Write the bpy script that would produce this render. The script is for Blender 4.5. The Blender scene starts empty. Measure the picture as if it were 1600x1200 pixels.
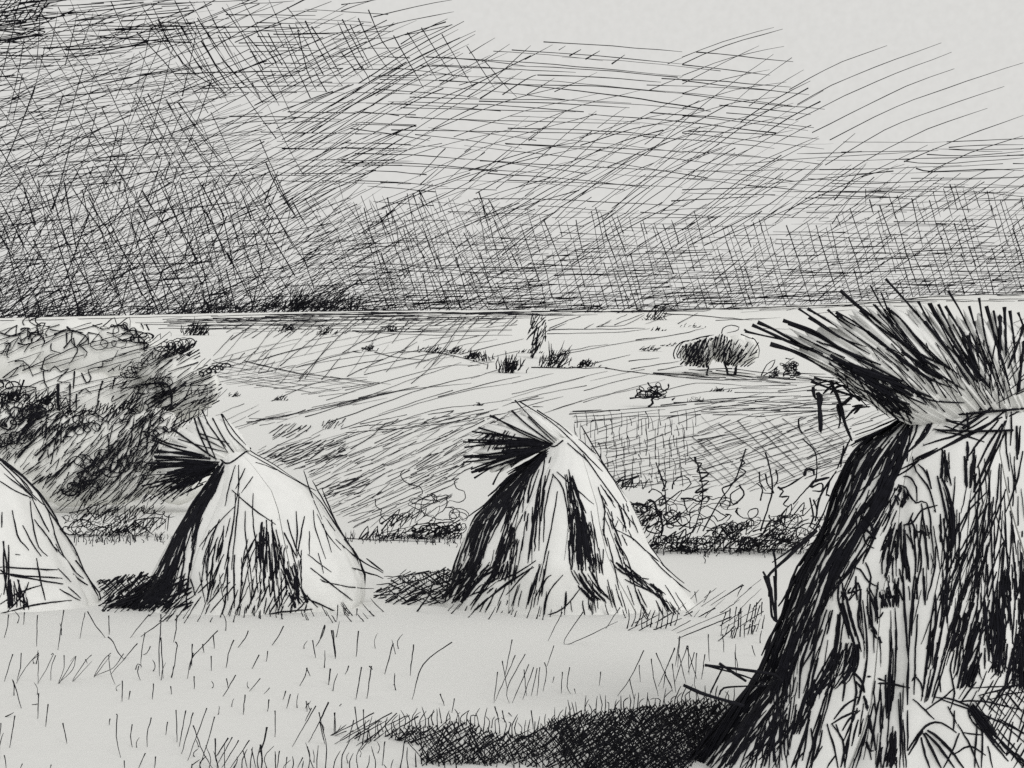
import bpy, math, random
import numpy as np
from mathutils import Vector
from mathutils.bvhtree import BVHTree

rnd = random.Random(11)
U = rnd.uniform
G = rnd.gauss
CZ, F = 1.5, 1600.0                      # eye height, focal length in photograph pixels
C = bpy.context.scene.collection
sc = bpy.context.scene

# ------------------------------------------------------------------ materials
def nt(name):
    m = bpy.data.materials.new(name); m.use_nodes = True
    return m, m.node_tree.nodes, m.node_tree.links

def matte(name, col, grain=0.0, scale=40.0, rough=0.9):
    m, n, l = nt(name)
    b = n['Principled BSDF']
    b.inputs['Roughness'].default_value = rough
    b.inputs['Specular IOR Level'].default_value = 0.12
    tc = n.new('ShaderNodeTexCoord'); nz = n.new('ShaderNodeTexNoise')
    nz.inputs['Scale'].default_value = scale; nz.inputs['Detail'].default_value = 6
    l.new(tc.outputs['Object'], nz.inputs['Vector'])
    r = n.new('ShaderNodeValToRGB')
    r.color_ramp.elements[0].position = 0.3; r.color_ramp.elements[1].position = 0.7
    r.color_ramp.elements[0].color = (*[c * (1 - grain) for c in col], 1)
    r.color_ramp.elements[1].color = (*[min(1, c * (1 + grain)) for c in col], 1)
    l.new(nz.outputs['Fac'], r.inputs['Fac']); l.new(r.outputs['Color'], b.inputs['Base Color'])
    return m

INK = matte('black_ink', (0.011, 0.011, 0.015), 0.35, 30)
PAPER = matte('pale_earth', (0.78, 0.78, 0.755), 0.015, 22)
STRAW = matte('pale_straw', (0.78, 0.78, 0.755), 0.03, 9)
LEAF = matte('pale_leaf', (0.80, 0.80, 0.765), 0.03, 3)

# ------------------------------------------------------------------ the lie of the land
_Y = np.array([-60, -20, 0, 4, 9.6, 16, 20, 40, 70, 110, 180, 280, 400, 600, 800, 1000, 1300.])
_Z = np.array([2.2, 1.0, .22, 0, -.57, -1.1, -1.5, -2.75, -2.9, -1.94, 1.5, 10.25, 21.5, 40.9, 57.5, 60, 45.])
def _pchip(x, y):
    h = np.diff(x); d = np.diff(y) / h; m = np.zeros_like(y)
    for i in range(1, len(x) - 1):
        if d[i - 1] * d[i] > 0:
            w1, w2 = 2 * h[i] + h[i - 1], h[i] + 2 * h[i - 1]
            m[i] = (w1 + w2) / (w1 / d[i - 1] + w2 / d[i])
    m[0], m[-1] = d[0], d[-1]
    return m
_M = _pchip(_Y, _Z)
def prof(v):
    v = np.clip(np.asarray(v, float), _Y[0], _Y[-1])
    i = np.clip(np.searchsorted(_Y, v) - 1, 0, len(_Y) - 2)
    h = _Y[i + 1] - _Y[i]; t = (v - _Y[i]) / h
    return ((2*t**3 - 3*t**2 + 1) * _Z[i] + (t**3 - 2*t**2 + t) * h * _M[i]
            + (-2*t**3 + 3*t**2) * _Z[i + 1] + (t**3 - t**2) * h * _M[i + 1])
_SX = np.array([-600, 0, 340, 600, 900, 1100, 1300, 1450, 1600, 2200.])
_SD = np.array([-14, -12, -4, 0, 2, 4, 11, 24, 27, 30.])
def H(x, y):
    x = np.asarray(x, float); y = np.asarray(y, float)
    px = 800 + F * x / np.maximum(y, 1.0)
    s = np.clip((y - 250) / 550, 0, 1); s = s * s * (3 - 2 * s)
    return prof(y) + np.maximum(y, 0) * np.interp(px, _SX, _SD) / F * s

_cols = np.arange(-1000, 2601, 20.0)
_rows = np.exp(np.linspace(math.log(1.6), math.log(905), 430))
_tab = np.array([600 - F * (H((c - 800) / F * _rows, _rows) - CZ) / _rows for c in _cols])   # py of each row
for k in range(len(_cols)): _tab[k] = np.minimum.accumulate(_tab[k])
def ground_Y(px, py):
    f = np.clip((px + 1000) / 20.0, 0, len(_cols) - 1.001); i = int(f); f -= i
    a = np.interp(-py, -_tab[i], _rows); b = np.interp(-py, -_tab[i + 1], _rows)
    return a * (1 - f) + b * f

def at(px, py, Y):
    return ((px - 800) / F * Y, Y, CZ - (py - 600) / F * Y)

# ------------------------------------------------------------------ curves drawn as thin round strands
def smooth(p, step=14.0):
    p = [np.array(q, float) for q in p]
    if len(p) == 2:
        n = max(2, int(np.linalg.norm(p[1] - p[0]) / step) + 2)
        n = min(n, 40)
        return np.array([p[0] + (p[1] - p[0]) * t for t in np.linspace(0, 1, n)])
    out = []
    q = [2 * p[0] - p[1]] + p + [2 * p[-1] - p[-2]]
    for i in range(1, len(q) - 2):
        n = max(2, min(24, int(np.linalg.norm(q[i + 1] - q[i]) / step) + 1))
        for t in np.linspace(0, 1, n, endpoint=False):
            out.append(0.5 * (2 * q[i] + (q[i + 1] - q[i - 1]) * t + (2 * q[i - 1] - 5 * q[i] + 4 * q[i + 1] - q[i + 2]) * t * t
                              + (3 * q[i] - q[i - 1] - 3 * q[i + 1] + q[i + 2]) * t ** 3))
    out.append(p[-1])
    return np.array(out)

class Mesh:
    def __init__(s): s.v = []; s.n = 0; s.f = []; s.m = []; s.sm = []
    def add(s, v, f, mat=0, sm=True):
        v = np.asarray(v, float)
        s.v.append(v)
        for q in f: s.f.append([int(i) + s.n for i in q])
        s.m += [mat] * len(f); s.sm += [sm] * len(f); s.n += len(v)
    def strand(s, P, W, mat=0):
        P = np.asarray(P, float); n = len(P)
        if n < 2: return
        W = np.asarray(W, float) * 0.58
        T = np.gradient(P, axis=0); T /= np.linalg.norm(T, axis=1)[:, None] + 1e-12
        V = P - np.array([0, 0, CZ]); V /= np.linalg.norm(V, axis=1)[:, None] + 1e-12
        S = np.cross(T, V); S /= np.linalg.norm(S, axis=1)[:, None] + 1e-9
        N = np.cross(S, T)
        vs = np.empty((n, 3, 3))
        for k, a in enumerate((1.5708, 3.6652, 5.7596)):
            vs[:, k] = P + W[:, None] * (math.cos(a) * S - math.sin(a) * N)
        b = s.n
        s.v.append(vs.reshape(-1, 3)); s.n += 3 * n
        for i in range(n - 1):
            o = b + 3 * i
            s.f += [[o, o + 1, o + 4, o + 3], [o + 1, o + 2, o + 5, o + 4], [o + 2, o, o + 3, o + 5]]
        s.m += [mat] * (3 * (n - 1)); s.sm += [True] * (3 * (n - 1))
    def build(s, name, mats, parent=None, loc=None):
        if not s.n: return None
        me = bpy.data.meshes.new(name)
        off = np.array(loc if loc is not None else (parent.location if parent else (0, 0, 0)), float)
        if parent is not None and parent.parent is not None: off = np.array(root_loc(parent))
        v = (np.concatenate(s.v) - off).astype(np.float32)
        me.vertices.add(len(v)); me.vertices.foreach_set('co', v.ravel())
        tot = np.array([len(q) for q in s.f], np.int32); st = np.concatenate(([0], np.cumsum(tot)[:-1])).astype(np.int32)
        lo = np.concatenate([np.array(q, np.int32) for q in s.f]) if len(s.f) < 1000 else np.fromiter((i for q in s.f for i in q), np.int32)
        me.loops.add(len(lo)); me.loops.foreach_set('vertex_index', lo)
        me.polygons.add(len(tot)); me.polygons.foreach_set('loop_start', st); me.polygons.foreach_set('loop_total', tot)
        me.polygons.foreach_set('material_index', np.array(s.m, np.int32))
        me.polygons.foreach_set('use_smooth', np.array(s.sm, bool))
        for m in mats: me.materials.append(m)
        me.update(calc_edges=True); me.validate()
        o = bpy.data.objects.new(name, me); C.objects.link(o)
        if parent is not None: o.parent = parent
        elif loc is not None: o.location = loc
        return o

def root_loc(o):
    p = Vector((0, 0, 0))
    while o is not None: p += o.location; o = o.parent
    return p

def tag(o, label, cat, group=None, kind=None):
    if label: o['label'] = label
    if cat: o['category'] = cat
    if group: o['group'] = group
    if kind: o['kind'] = kind
    return o
def thing(name, label, cat, loc, group=None):
    o = bpy.data.objects.new(name, None); o.empty_display_size = .3; C.objects.link(o); o.location = loc
    return tag(o, label, cat, group)

def widths(n, w, style):
    t = np.linspace(0, 1, n)
    if style == 'pen':   k = 0.72 + 0.28 * np.exp(-t * 9) - 0.35 * np.clip((t - .75) / .25, 0, 1)
    elif style == 'even': k = np.full(n, .9)
    else:                k = 0.3 + 0.7 * np.sin(np.pi * (0.12 + 0.8 * t))          # lens
    k = k * (1 + 0.12 * np.sin(t * U(6, 20) + U(0, 6)))
    return w * k

class Sky:
    D = 1380.0
    def __call__(s, p):
        d = np.stack([(p[:, 0] - 800) / F, np.ones(len(p)), (600 - p[:, 1]) / F], 1)
        d *= (s.D / np.linalg.norm(d, axis=1))[:, None]
        return d + np.array([0, 0, CZ]), d[:, 1]
class Ground:
    def __call__(s, p):
        out, Ys = [], []
        for x, y in p:
            Y = ground_Y(x, y); X = (x - 800) / F * Y
            out.append((X, Y, float(H(X, Y)) + Y * .0006)); Ys.append(Y)
        return np.array(out), np.array(Ys)
class Plane:
    def __init__(s, Y, dep=0.0, wav=0.0): s.Y, s.d, s.w = Y, dep, wav
    def __call__(s, p):
        Y = s.Y + U(-s.d, s.d) + s.w * np.sin(np.linspace(0, U(3, 9), len(p)) + U(0, 6))
        return np.stack([(p[:, 0] - 800) / F * Y, Y + 0 * p[:, 0], CZ - (p[:, 1] - 600) / F * Y], 1), Y + 0 * p[:, 0]
class Upright:
    """a blade standing on the ground: its lowest point fixes how far off it stands"""
    def __call__(s, p):
        k = int(np.argmax(p[:, 1])); Y = ground_Y(p[k, 0], p[k, 1])
        lean = U(-.5, .5) * (p[k, 1] - p[:, 1]) / F * Y
        Yv = Y + lean
        return np.stack([(p[:, 0] - 800) / F * Yv, Yv, CZ - (p[:, 1] - 600) / F * Yv], 1), Yv
class Body:
    def __init__(s, bvh, Y, owner=None, lift=0.5): s.b, s.Y, s.o, s.l = bvh, Y, owner, lift; s.hit = None
    def __call__(s, p):
        out, Ys, hits = [], [], []
        for x, y in p:
            d = Vector(((x - 800) / F, 1, (600 - y) / F))
            h = s.b.ray_cast(Vector((0, 0, CZ)), d.normalized(), s.Y * 2.2)
            if h[0] is None: Ys.append(None)
            else: Ys.append(h[0].y); hits.append(h[2])
        good = [(i, v) for i, v in enumerate(Ys) if v is not None]
        if not good: Ys = [s.Y] * len(p)
        else: Ys = np.interp(range(len(p)), [g[0] for g in good], [g[1] for g in good])
        Ys = np.array(Ys, float)
        if len(Ys) > 3: Ys = np.minimum(Ys, np.convolve(np.pad(Ys, 1, 'edge'), [.25, .5, .25], 'valid'))
        s.hit = hits
        q = Ys * (1 - 0.0009 * s.l)
        return np.stack([(p[:, 0] - 800) / F * q, q, CZ - (p[:, 1] - 600) / F * q], 1), q

def draw(mesh, surf, pts, w, style='pen', mat=0, step=14.0, wob=0.35):
    p = smooth(pts, step)
    if wob and len(p) > 2:
        p = p + np.array([[G(0, wob), G(0, wob)] for _ in p])
    P, Y = surf(p)
    mesh.strand(P, widths(len(P), w, style) * Y / F, mat)

def trace(s, ox=0., oy=0., k=1.):
    """'w: x,y x,y ...; x,y ...' -> [(points, w)], read in enlarged coordinates"""
    out, w = [], 2.6
    for part in s.replace('\n', ' ').split(';'):
        part = part.strip()
        if not part: continue
        if ':' in part: a, part = part.split(':'); w = float(a)
        out.append(([(ox + float(a) / k, oy + float(b) / k) for a, b in (q.split(',') for q in part.split())], w))
    return out

def inside(poly, x, y):
    c = False; j = len(poly) - 1
    for i in range(len(poly)):
        xi, yi = poly[i]; xj, yj = poly[j]
        if (yi > y) != (yj > y) and x < (xj - xi) * (y - yi) / (yj - yi) + xi: c = not c
        j = i
    return c

def hatch(poly, ang, sp, L, w, jit=3.0, bend=0.0, rho=None, ws=.25, gap=.15):
    """parallel pen strokes filling a polygon -> [(points, w)]"""
    a = math.radians(ang); d = (math.cos(a), math.sin(a)); n = (-d[1], d[0])
    cs = [x * n[0] + y * n[1] for x, y in poly]; ss = [x * d[0] + y * d[1] for x, y in poly]
    c = min(cs); out = []
    while c < max(cs):
        c += sp * U(.5, 1.5)
        s = min(ss) - U(0, L)
        while s < max(ss):
            l = L * U(.55, 1.4)
            run = []
            for t in np.linspace(0, 1, 9):
                q = s + t * l; x, y = q * d[0] + c * n[0], q * d[1] + c * n[1]
                if inside(poly, x, y): run.append(t)
            if len(run) >= 3:
                m = s + l * .5 * (run[0] + run[-1])
                x, y = m * d[0] + c * n[0], m * d[1] + c * n[1]
                if rho is None or U(0, 1) < rho(x, y):
                    hl = l * (run[-1] - run[0] + .1) / 2
                    aa = a + math.radians(G(0, jit)); e = (math.cos(aa), math.sin(aa))
                    bx, by = -e[1] * bend * hl, e[0] * bend * hl
                    pts = [(x - e[0] * hl, y - e[1] * hl), (x + bx, y + by), (x + e[0] * hl, y + e[1] * hl)]
                    if U(0, 1) < .5: pts.reverse()
                    out.append((pts, w * (1 + G(0, ws))))
            s += l * (1 + U(-gap, 2 * gap))
    return [(p, max(.6, q)) for p, q in out]

def between(A, B, n, w, seg=(.2, .7), t0=0., t1=1., jit=1.5, u=(0, 1), ws=.3, flip=.2, cov=1.25, drift=.05):
    """strands running between two boundary curves -> [(points, w)]"""
    A = smooth(A, 8); B = smooth(B, 8)
    def ev(Cv, t):
        f = t * (len(Cv) - 1); i = min(int(f), len(Cv) - 2); f -= i
        return Cv[i] * (1 - f) + Cv[i + 1] * f
    area = sum(np.linalg.norm(ev(A, t) - ev(B, t)) for t in np.linspace(t0, t1, 12)) / 12
    n = int(min(n, cov * area * (u[1] - u[0]) / (w * .5 * (seg[0] + seg[1]) / (t1 - t0)) + 1))
    out = []
    for _ in range(n):
        uu = U(*u); l = U(*seg); a = U(t0 - .3 * l, t1 - .5 * l); b = min(t1, a + l); a = max(t0, a)
        if b - a < .02: continue
        du = G(0, drift); j = (G(0, jit), G(0, jit))
        k = max(3, int(4 + 5 * l)); pts = []
        for i in range(k):
            t = a + (b - a) * i / (k - 1); q = uu + du * i / (k - 1)
            p = ev(A, t) * (1 - q) + ev(B, t) * q
            pts.append((p[0] + j[0], p[1] + j[1]))
        if U(0, 1) < flip: pts.reverse()
        out.append((pts, max(.7, w * (1 + G(0, ws)))))
    return out

def scribble(cx, cy, rx, ry, length, tight=.5, size=8.0, squash=.7):
    """one curly pen line wandering inside an ellipse"""
    x, y = cx + U(-.7, .7) * rx, cy + U(-.7, .7) * ry; h = U(0, 6.28); om = U(-1, 1) * tight; pts = []
    st = size * .45
    for _ in range(int(length / st) + 3):
        pts.append((x, y))
        om = .75 * om + U(-1, 1) * tight
        h += om
        dx, dy = (x - cx) / rx, (y - cy) / ry
        if dx * dx + dy * dy > .8:
            want = math.atan2(cy - y, cx - x); e = (want - h + math.pi) % (2 * math.pi) - math.pi; h += .6 * e
        x += st * math.cos(h); y += st * math.sin(h) * squash
    return pts

def coil(x0, y0, x1, y1, r, pitch, squash=.75):
    """a pen line that loops round and round as it travels"""
    n = max(6, int(math.hypot(x1 - x0, y1 - y0) / pitch * 7)); ph = U(0, 6.28); sgn = rnd.choice((-1, 1)); pts = []; rr = r
    for i in range(n + 1):
        t = i / n; ph += sgn * 6.283 / 7 * U(.75, 1.25)
        if U(0, 1) < .05: sgn = -sgn
        rr = .8 * rr + .2 * r * U(.4, 1.7)
        pts.append((x0 + (x1 - x0) * t + rr * math.cos(ph), y0 + (y1 - y0) * t + rr * math.sin(ph) * squash))
    return pts

def coils(n, poly, L, r, w, ang=(-40, 10), pitch=7.):
    """short looping lines scattered evenly through a polygon"""
    xs = [p[0] for p in poly]; ys = [p[1] for p in poly]; out = []; k = 0; n = int(n * .46); w *= 1.12; pitch *= 1.5
    while len(out) < n and k < n * 40:
        k += 1; x, y = U(min(xs), max(xs)), U(min(ys), max(ys))
        if not inside(poly, x, y): continue
        a = math.radians(U(*ang)); l = L * U(.5, 1.3); dx, dy = l / 2 * math.cos(a), l / 2 * math.sin(a)
        f = coil if U(0, 1) < .38 else None
        p = coil(x - dx, y - dy, x + dx, y + dy, r * U(.6, 1.4), pitch * U(.8, 1.5)) if f else zigzag(x - dx, y - dy, x + dx, y + dy, r * 1.3, U(-75, -35), pitch * .6)
        out.append((p, w * U(.7, 1.3)))
    return out

def zigzag(x0, y0, x1, y1, amp, ang, pitch):
    n = max(2, int(math.hypot(x1 - x0, y1 - y0) / pitch)); a = math.radians(ang); pts = []
    for i in range(n + 1):
        t = i / n; s = amp * (1 if i % 2 else -1) * U(.6, 1.2)
        pts.append((x0 + (x1 - x0) * t + s * math.cos(a) + U(-1, 1), y0 + (y1 - y0) * t + s * math.sin(a) + U(-1, 1)))
    return pts

def put(mesh, surf, strokes, style='pen', mat=0, step=14.0, wob=.35, ww=1.0):
    for p, w in strokes: draw(mesh, surf, p, w * ww, style, mat, step, wob)

# ------------------------------------------------------------------ camera, light, sky
cam = bpy.data.cameras.new('camera'); co = bpy.data.objects.new('camera', cam); C.objects.link(co)
co.location = (0, 0, CZ); co.rotation_euler = (math.radians(90), 0, 0)
cam.sensor_width = 36; cam.lens = 36; cam.clip_start = .05; cam.clip_end = 6000
sc.camera = co
SUN_AZ, SUN_EL = 148.0, 41.0             # clockwise from the view direction
wd = bpy.data.worlds.new('World'); sc.world = wd; wd.use_nodes = True
wn, wl = wd.node_tree.nodes, wd.node_tree.links
st = wn.new('ShaderNodeTexSky'); st.sky_type = 'NISHITA'; st.sun_disc = False
st.sun_elevation = math.radians(SUN_EL); st.sun_rotation = math.radians(SUN_AZ)
hs = wn.new('ShaderNodeHueSaturation'); hs.inputs['Saturation'].default_value = 0.06
wl.new(st.outputs['Color'], hs.inputs['Color']); wl.new(hs.outputs['Color'], wn['Background'].inputs['Color'])
wn['Background'].inputs['Strength'].default_value = 0.108
sl = bpy.data.lights.new('sun', 'SUN'); sl.energy = 1.16; sl.angle = math.radians(28); sl.color = (1, .985, .96)
so = bpy.data.objects.new('sun', sl); C.objects.link(so)
e_, a_ = math.radians(SUN_EL), math.radians(SUN_AZ)
so.rotation_euler = Vector((-math.sin(a_) * math.cos(e_), -math.cos(a_) * math.cos(e_), -math.sin(e_))).to_track_quat('-Z', 'Y').to_euler()
sc.view_settings.view_transform = 'Standard'; sc.view_settings.look = 'None'
sc.view_settings.exposure = 0; sc.view_settings.gamma = 1
sc.render.engine = 'CYCLES'; sc.cycles.use_denoising = False
sc.cycles.max_bounces = 4; sc.cycles.diffuse_bounces = 3

# overcast sky: a pale luminous vault with the storm cloud's long crossed strokes on it
m, n, l = nt('overcast_sky')
n.remove(n['Principled BSDF']); em = n.new('ShaderNodeEmission')
tc = n.new('ShaderNodeTexCoord'); nz = n.new('ShaderNodeTexNoise'); nz.inputs['Scale'].default_value = .12; nz.inputs['Detail'].default_value = 8
l.new(tc.outputs['Object'], nz.inputs['Vector'])
r = n.new('ShaderNodeValToRGB'); r.color_ramp.elements[0].position = .3; r.color_ramp.elements[1].position = .7
r.color_ramp.elements[0].color = (.685, .68, .66, 1); r.color_ramp.elements[1].color = (.72, .715, .695, 1)
l.new(nz.outputs['Fac'], r.inputs['Fac']); l.new(r.outputs['Color'], em.inputs['Color'])
l.new(em.outputs['Emission'], n['Material Output'].inputs['Surface'])
SKYMAT = m
sky = Mesh()
azs = np.radians(np.linspace(-96, 96, 97)); els = np.radians(np.linspace(-9, 78, 45)); DR = 1450
vv = [(DR * math.sin(a) * math.cos(e), DR * math.cos(a) * math.cos(e), CZ + DR * math.sin(e)) for e in els for a in azs]
ff = [[j * 97 + i, j * 97 + i + 1, (j + 1) * 97 + i + 1, (j + 1) * 97 + i] for j in range(44) for i in range(96)]
sky.add(vv, ff, 0)
S = []
lin = lambda x, xs, ys: float(np.interp(x, xs, ys))
W1 = 1.6
TOP = lambda x: lin(x, [0, 420, 560, 700, 800, 1240, 1290, 1700], [-60, -60, -20, 60, 70, 110, 230, 230])   # where the hatching begins
def SKYB(x): return lin(x, [-100, 0, 340, 600, 900, 1100, 1300, 1450, 1700], [505, 501, 496, 489, 487, 482, 477, 464, 462])
def reg(x0, x1, top, drop=-9):
    xs = np.linspace(x0, x1, 24)
    return [(x, top(x)) for x in xs] + [(x, SKYB(x) - drop) for x in xs[::-1]]
c_ = lambda v: (lambda x: v)
# --- left mass: flat strokes, two diagonals, two steep sets
shatch = lambda poly, ang, sp, *a, **k: hatch(poly, ang, sp * .86, *a, **k)
L0 = reg(-60, 470, c_(-40))
S += shatch(L0, -4, 10, 210, W1, 2.5, .02, lambda x, y: lin(x, [0, 250, 470], [.95, .7, .25]))
S += shatch([(-60, -40), (300, -40), (300, 60), (60, 110), (-60, 140)], -5, 6, 130, 2.0, 4, .02)
S += shatch([(-60, -40), (110, -40), (60, 60), (-60, 90)], -12, 4.5, 80, 2.6, 12)
S += shatch([(-60, -40), (90, -40), (70, 30), (-60, 60)], -62, 9, 60, 2.5, 9)
S += shatch(reg(-60, 560, lambda x: lin(x, [-60, 250, 560], [20, 10, -10])), -26, 9.5, 190, W1, 4, -.03, lambda x, y: lin(x, [0, 300, 560], [.8, .85, .8]))
S += shatch(reg(-60, 480, c_(0)), 59, 24, 120, W1, 4, .02, lambda x, y: lin(x, [0, 300, 480], [.85, .8, .5]))
S += shatch(reg(-60, 340, c_(20)), -70, 24, 110, W1, 6, .02, lambda x, y: lin(x, [0, 200, 340], [.9, .8, .5]))
S += shatch([(200, 25), (330, 30), (450, 160), (330, 150)], 57, 13, 105, 2.0, 4, .02)
S += shatch([(340, 40), (560, 35), (600, 120), (480, 150), (390, 120)], 60, 24, 75, 2.2, 4, .03)
S += shatch([(215, 150), (290, 150), (370, 260), (330, 275), (260, 260)], 59, 17, 130, 1.9, 3, .02)
# --- lower left: the dark belt above the horizon
Bt = lambda x: lin(x, [-60, 0, 250, 400, 560, 700], [290, 280, 270, 285, 320, 380])
S += shatch(reg(-60, 640, Bt), -33, 6.2, 62, 1.25, 7, 0, lambda x, y: lin(y, [270, 350, 490], [.35, .8, .95]))
S += shatch(reg(-60, 620, lambda x: Bt(x) + 30), -12, 7.5, 130, 1.3, 6, 0, lambda x, y: lin(y, [310, 380, 490], [.5, .75, .95]))
S += shatch(reg(-60, 540, lambda x: Bt(x) + 60), -42, 8, 46, 1.3, 9, 0, lambda x, y: lin(x, [0, 540], [1, .7]))
S += shatch(reg(-60, 420, lambda x: Bt(x) + 10), 75, 21, 130, 2.2, 4)
S += shatch(reg(-60, 460, lambda x: Bt(x) - 20), -66, 22, 110, 1.9, 6)
S += shatch(reg(-60, 460, lambda x: Bt(x) - 20), 62, 26, 120, 2.0, 4)
S += shatch(reg(-40, 560, lambda x: SKYB(x) - 50), -28, 5.2, 36, 1.9, 10, 0, lambda x, y: lin(y, [440, 490], [.4, 1]))
S += shatch(reg(-40, 620, lambda x: SKYB(x) - 22), -7, 5.5, 60, 2.0, 6)
S += shatch([(140, 415), (330, 405), (320, 445), (150, 450)], -5, 10, 90, 2.0, 3)
S += shatch([(-20, 410), (80, 400), (60, 498), (-20, 500)], -38, 8, 40, 1.8, 10)
S += shatch([(-20, 120), (240, 80), (420, 180), (430, 290), (-20, 300)], -20, 10, 110, 1.0, 7, -.02)
S += shatch([(-20, 120), (240, 80), (400, 160), (430, 290), (-20, 300)], -8, 12, 130, 1.1, 4, 0)
S += shatch([(-20, 200), (430, 220), (430, 320), (-20, 330)], -36, 13, 60, 1.0, 8, 0)
# --- the long sweeping strokes of the middle
S += shatch([(440, 110), (560, 40), (700, 20), (760, 70), (640, 190), (560, 330), (440, 330)], -28, 12, 190, 1.75, 3, -.04)
S += shatch([(430, 200), (700, 60), (840, 90), (700, 200), (560, 330), (430, 340)], -29, 14, 210, 1.7, 2, -.05)
S += shatch([(540, 250), (860, 130), (1040, 150), (1080, 210), (780, 260), (620, 330), (530, 370)], -17, 19, 290, 1.6, 2, -.06)
S += shatch([(560, 330), (900, 215), (1100, 190), (1130, 260), (840, 330), (640, 400), (540, 410)], -22, 15, 260, 1.65, 3, -.05)
S += shatch([(760, 330), (1090, 150), (1240, 80), (1280, 150), (1250, 260), (1030, 420), (780, 420)], -33, 17, 190, 1.7, 3, -.05)
S += shatch([(640, 260), (850, 170), (1090, 170), (1180, 250), (1000, 330), (720, 350)], -38, 26, 130, 1.4, 4, -.03)
S += shatch([(590, 112), (800, 72), (1080, 100), (1240, 130), (1280, 240), (1260, 300), (560, 300), (540, 200)], 5, 15, 260, 1.75, 1.5, -.02)
S += shatch([(400, 20), (600, 10), (650, 120), (640, 300), (420, 300)], 1, 14, 130, 1.6, 1.5, 0)
# --- the belt of cross hatching to the right
Bt2 = lambda x: lin(x, [520, 640, 800, 1000, 1280, 1400, 1700], [290, 290, 310, 315, 330, 295, 285]) + 14 * math.sin(x * .045) + 9 * math.sin(x * .13)
fx = lambda x: lin(x, [480, 660], [.15, 1])
S += shatch(reg(470, 1640, Bt2), 1.5, 6.6, 120, 1.35, 2, 0, lambda x, y: lin(y, [310, 380, 480], [.3, .7, 1]) * fx(x))
S += shatch(reg(540, 1640, lambda x: Bt2(x) + 70), -3, 7, 110, 1.7, 2.5, 0, lambda x, y: lin(y, [370, 480], [.45, 1]) * fx(x))
S += shatch(reg(470, 1640, lambda x: Bt2(x) + 15), 73, 14, 66, 1.75, 3, 0, lambda x, y: lin(y, [330, 380], [.7, 1]) * fx(x))
S += shatch(reg(470, 1640, Bt2), -33, 10, 110, 1.35, 4, -.03, lambda x, y: lin(y, [310, 390], [.5, .95]) * fx(x))
S += shatch(reg(520, 1640, lambda x: Bt2(x) + 60), -42, 9, 40, 1.15, 6, 0, lambda x, y: lin(y, [360, 480], [.5, 1]) * fx(x))
S += shatch(reg(560, 1640, lambda x: SKYB(x) - 26), -4, 6, 70, 1.8, 4, 0, lambda x, y: lin(x, [560, 1300, 1600], [1, .9, .7]))
S += shatch(reg(480, 820, lambda x: 310), 63, 14, 90, 1.5, 4, 0, lambda x, y: lin(x, [480, 560, 720, 820], [.4, 1, 1, .3]))
S += shatch(reg(480, 860, lambda x: 330), -27, 7, 90, 1.2, 5, -.02, lambda x, y: .7)
S += shatch([(1250, 215), (1640, 215), (1640, 310), (1250, 320)], -1.5, 13, 170, 1.6, 1.5, .01)
S += shatch([(1080, 255), (1400, 260), (1400, 335), (1040, 335)], -1, 12, 150, 1.6, 2, 0)
S += shatch([(1180, 250), (1640, 265), (1640, 340), (1130, 345)], -36, 15, 90, 1.4, 4, -.03)
# --- the same cloud and belt carried on beyond the photograph's edges
for xa, xb in ((-900, -60), (1640, 2600)):
    S += shatch(reg(xa, xb, c_(300)), 1, 9, 130, 1.5, 3, 0, lambda x, y: lin(y, [300, 470], [.5, 1]))
    S += shatch(reg(xa, xb, c_(320)), -33, 11, 100, 1.4, 5)
    S += shatch(reg(xa, xb, c_(330)), 73, 16, 66, 1.6, 4)
S += shatch(reg(-900, -60, c_(-60)), -8, 14, 190, 1.7, 4) + shatch(reg(-900, -60, c_(-60)), -28, 14, 190, 1.7, 5) + shatch(reg(-900, -60, c_(-60)), 60, 28, 130, 1.7, 5)
S += shatch(reg(1640, 2400, c_(225)), -24, 30, 260, 1.6, 3, -.05)
NH = len(S)
# --- the open strokes one can count, upper right and along the top edge
S += trace('''1.8: 500,420 600,365 750,290 960,215; 540,490 700,400 900,315 1215,200; 530,565 760,450 1000,345 1262,245;
 2: 610,622 850,500 1050,405 1275,322; 1.8: 690,655 1000,500 1250,410 1600,292; 670,775 950,610 1200,510 1510,405; 2: 480,1000 855,755 1150,605 1430,508;
 2: 1040,757 1300,650 1600,540; 1150,810 1350,715 1600,638; 100,1150 500,980 900,800 1150,680; 2.2: 30,1150 420,950 810,625; 1.7: 0,1080 330,820 640,650; 0,970 300,790 520,690 640,640;
 2: 0,300 200,215 472,135; 1.5: 0,268 190,195 430,128; 0,355 230,270 478,218; 0,395 200,290 360,215; 0,440 200,370 410,325; 0,505 250,420 490,385; 0,550 250,480 455,455; 0,620 250,560 520,485; 0,700 250,600 515,540; 0,760 280,660 520,610;
 2: 65,243 280,265 520,290; 0,303 200,325 412,352; 0,378 280,410 595,443; 0,440 300,478 668,513; 1.7: 0,543 280,572 590,612; 0,623 300,655 665,700; 0,710 180,720 370,735;
 1.9: 1250,690 1400,680 1600,678; 1145,725 1350,730 1600,708; 1040,755 1200,768 1600,740; 2.6: 1095,790 1180,805 1400,795 1600,798; 1.7: 700,860 900,860 1200,845 1600,830; 750,900 1000,895 1600,905; 860,915 1100,935; 1.5: 1250,700 1500,712; 250,770 700,735 1200,705;
 2.4: 712,938 860,770; 1.8: 840,830 1040,770; 860,885 860,960; 700,1050 790,930''', 1066, 0, 3)
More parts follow.
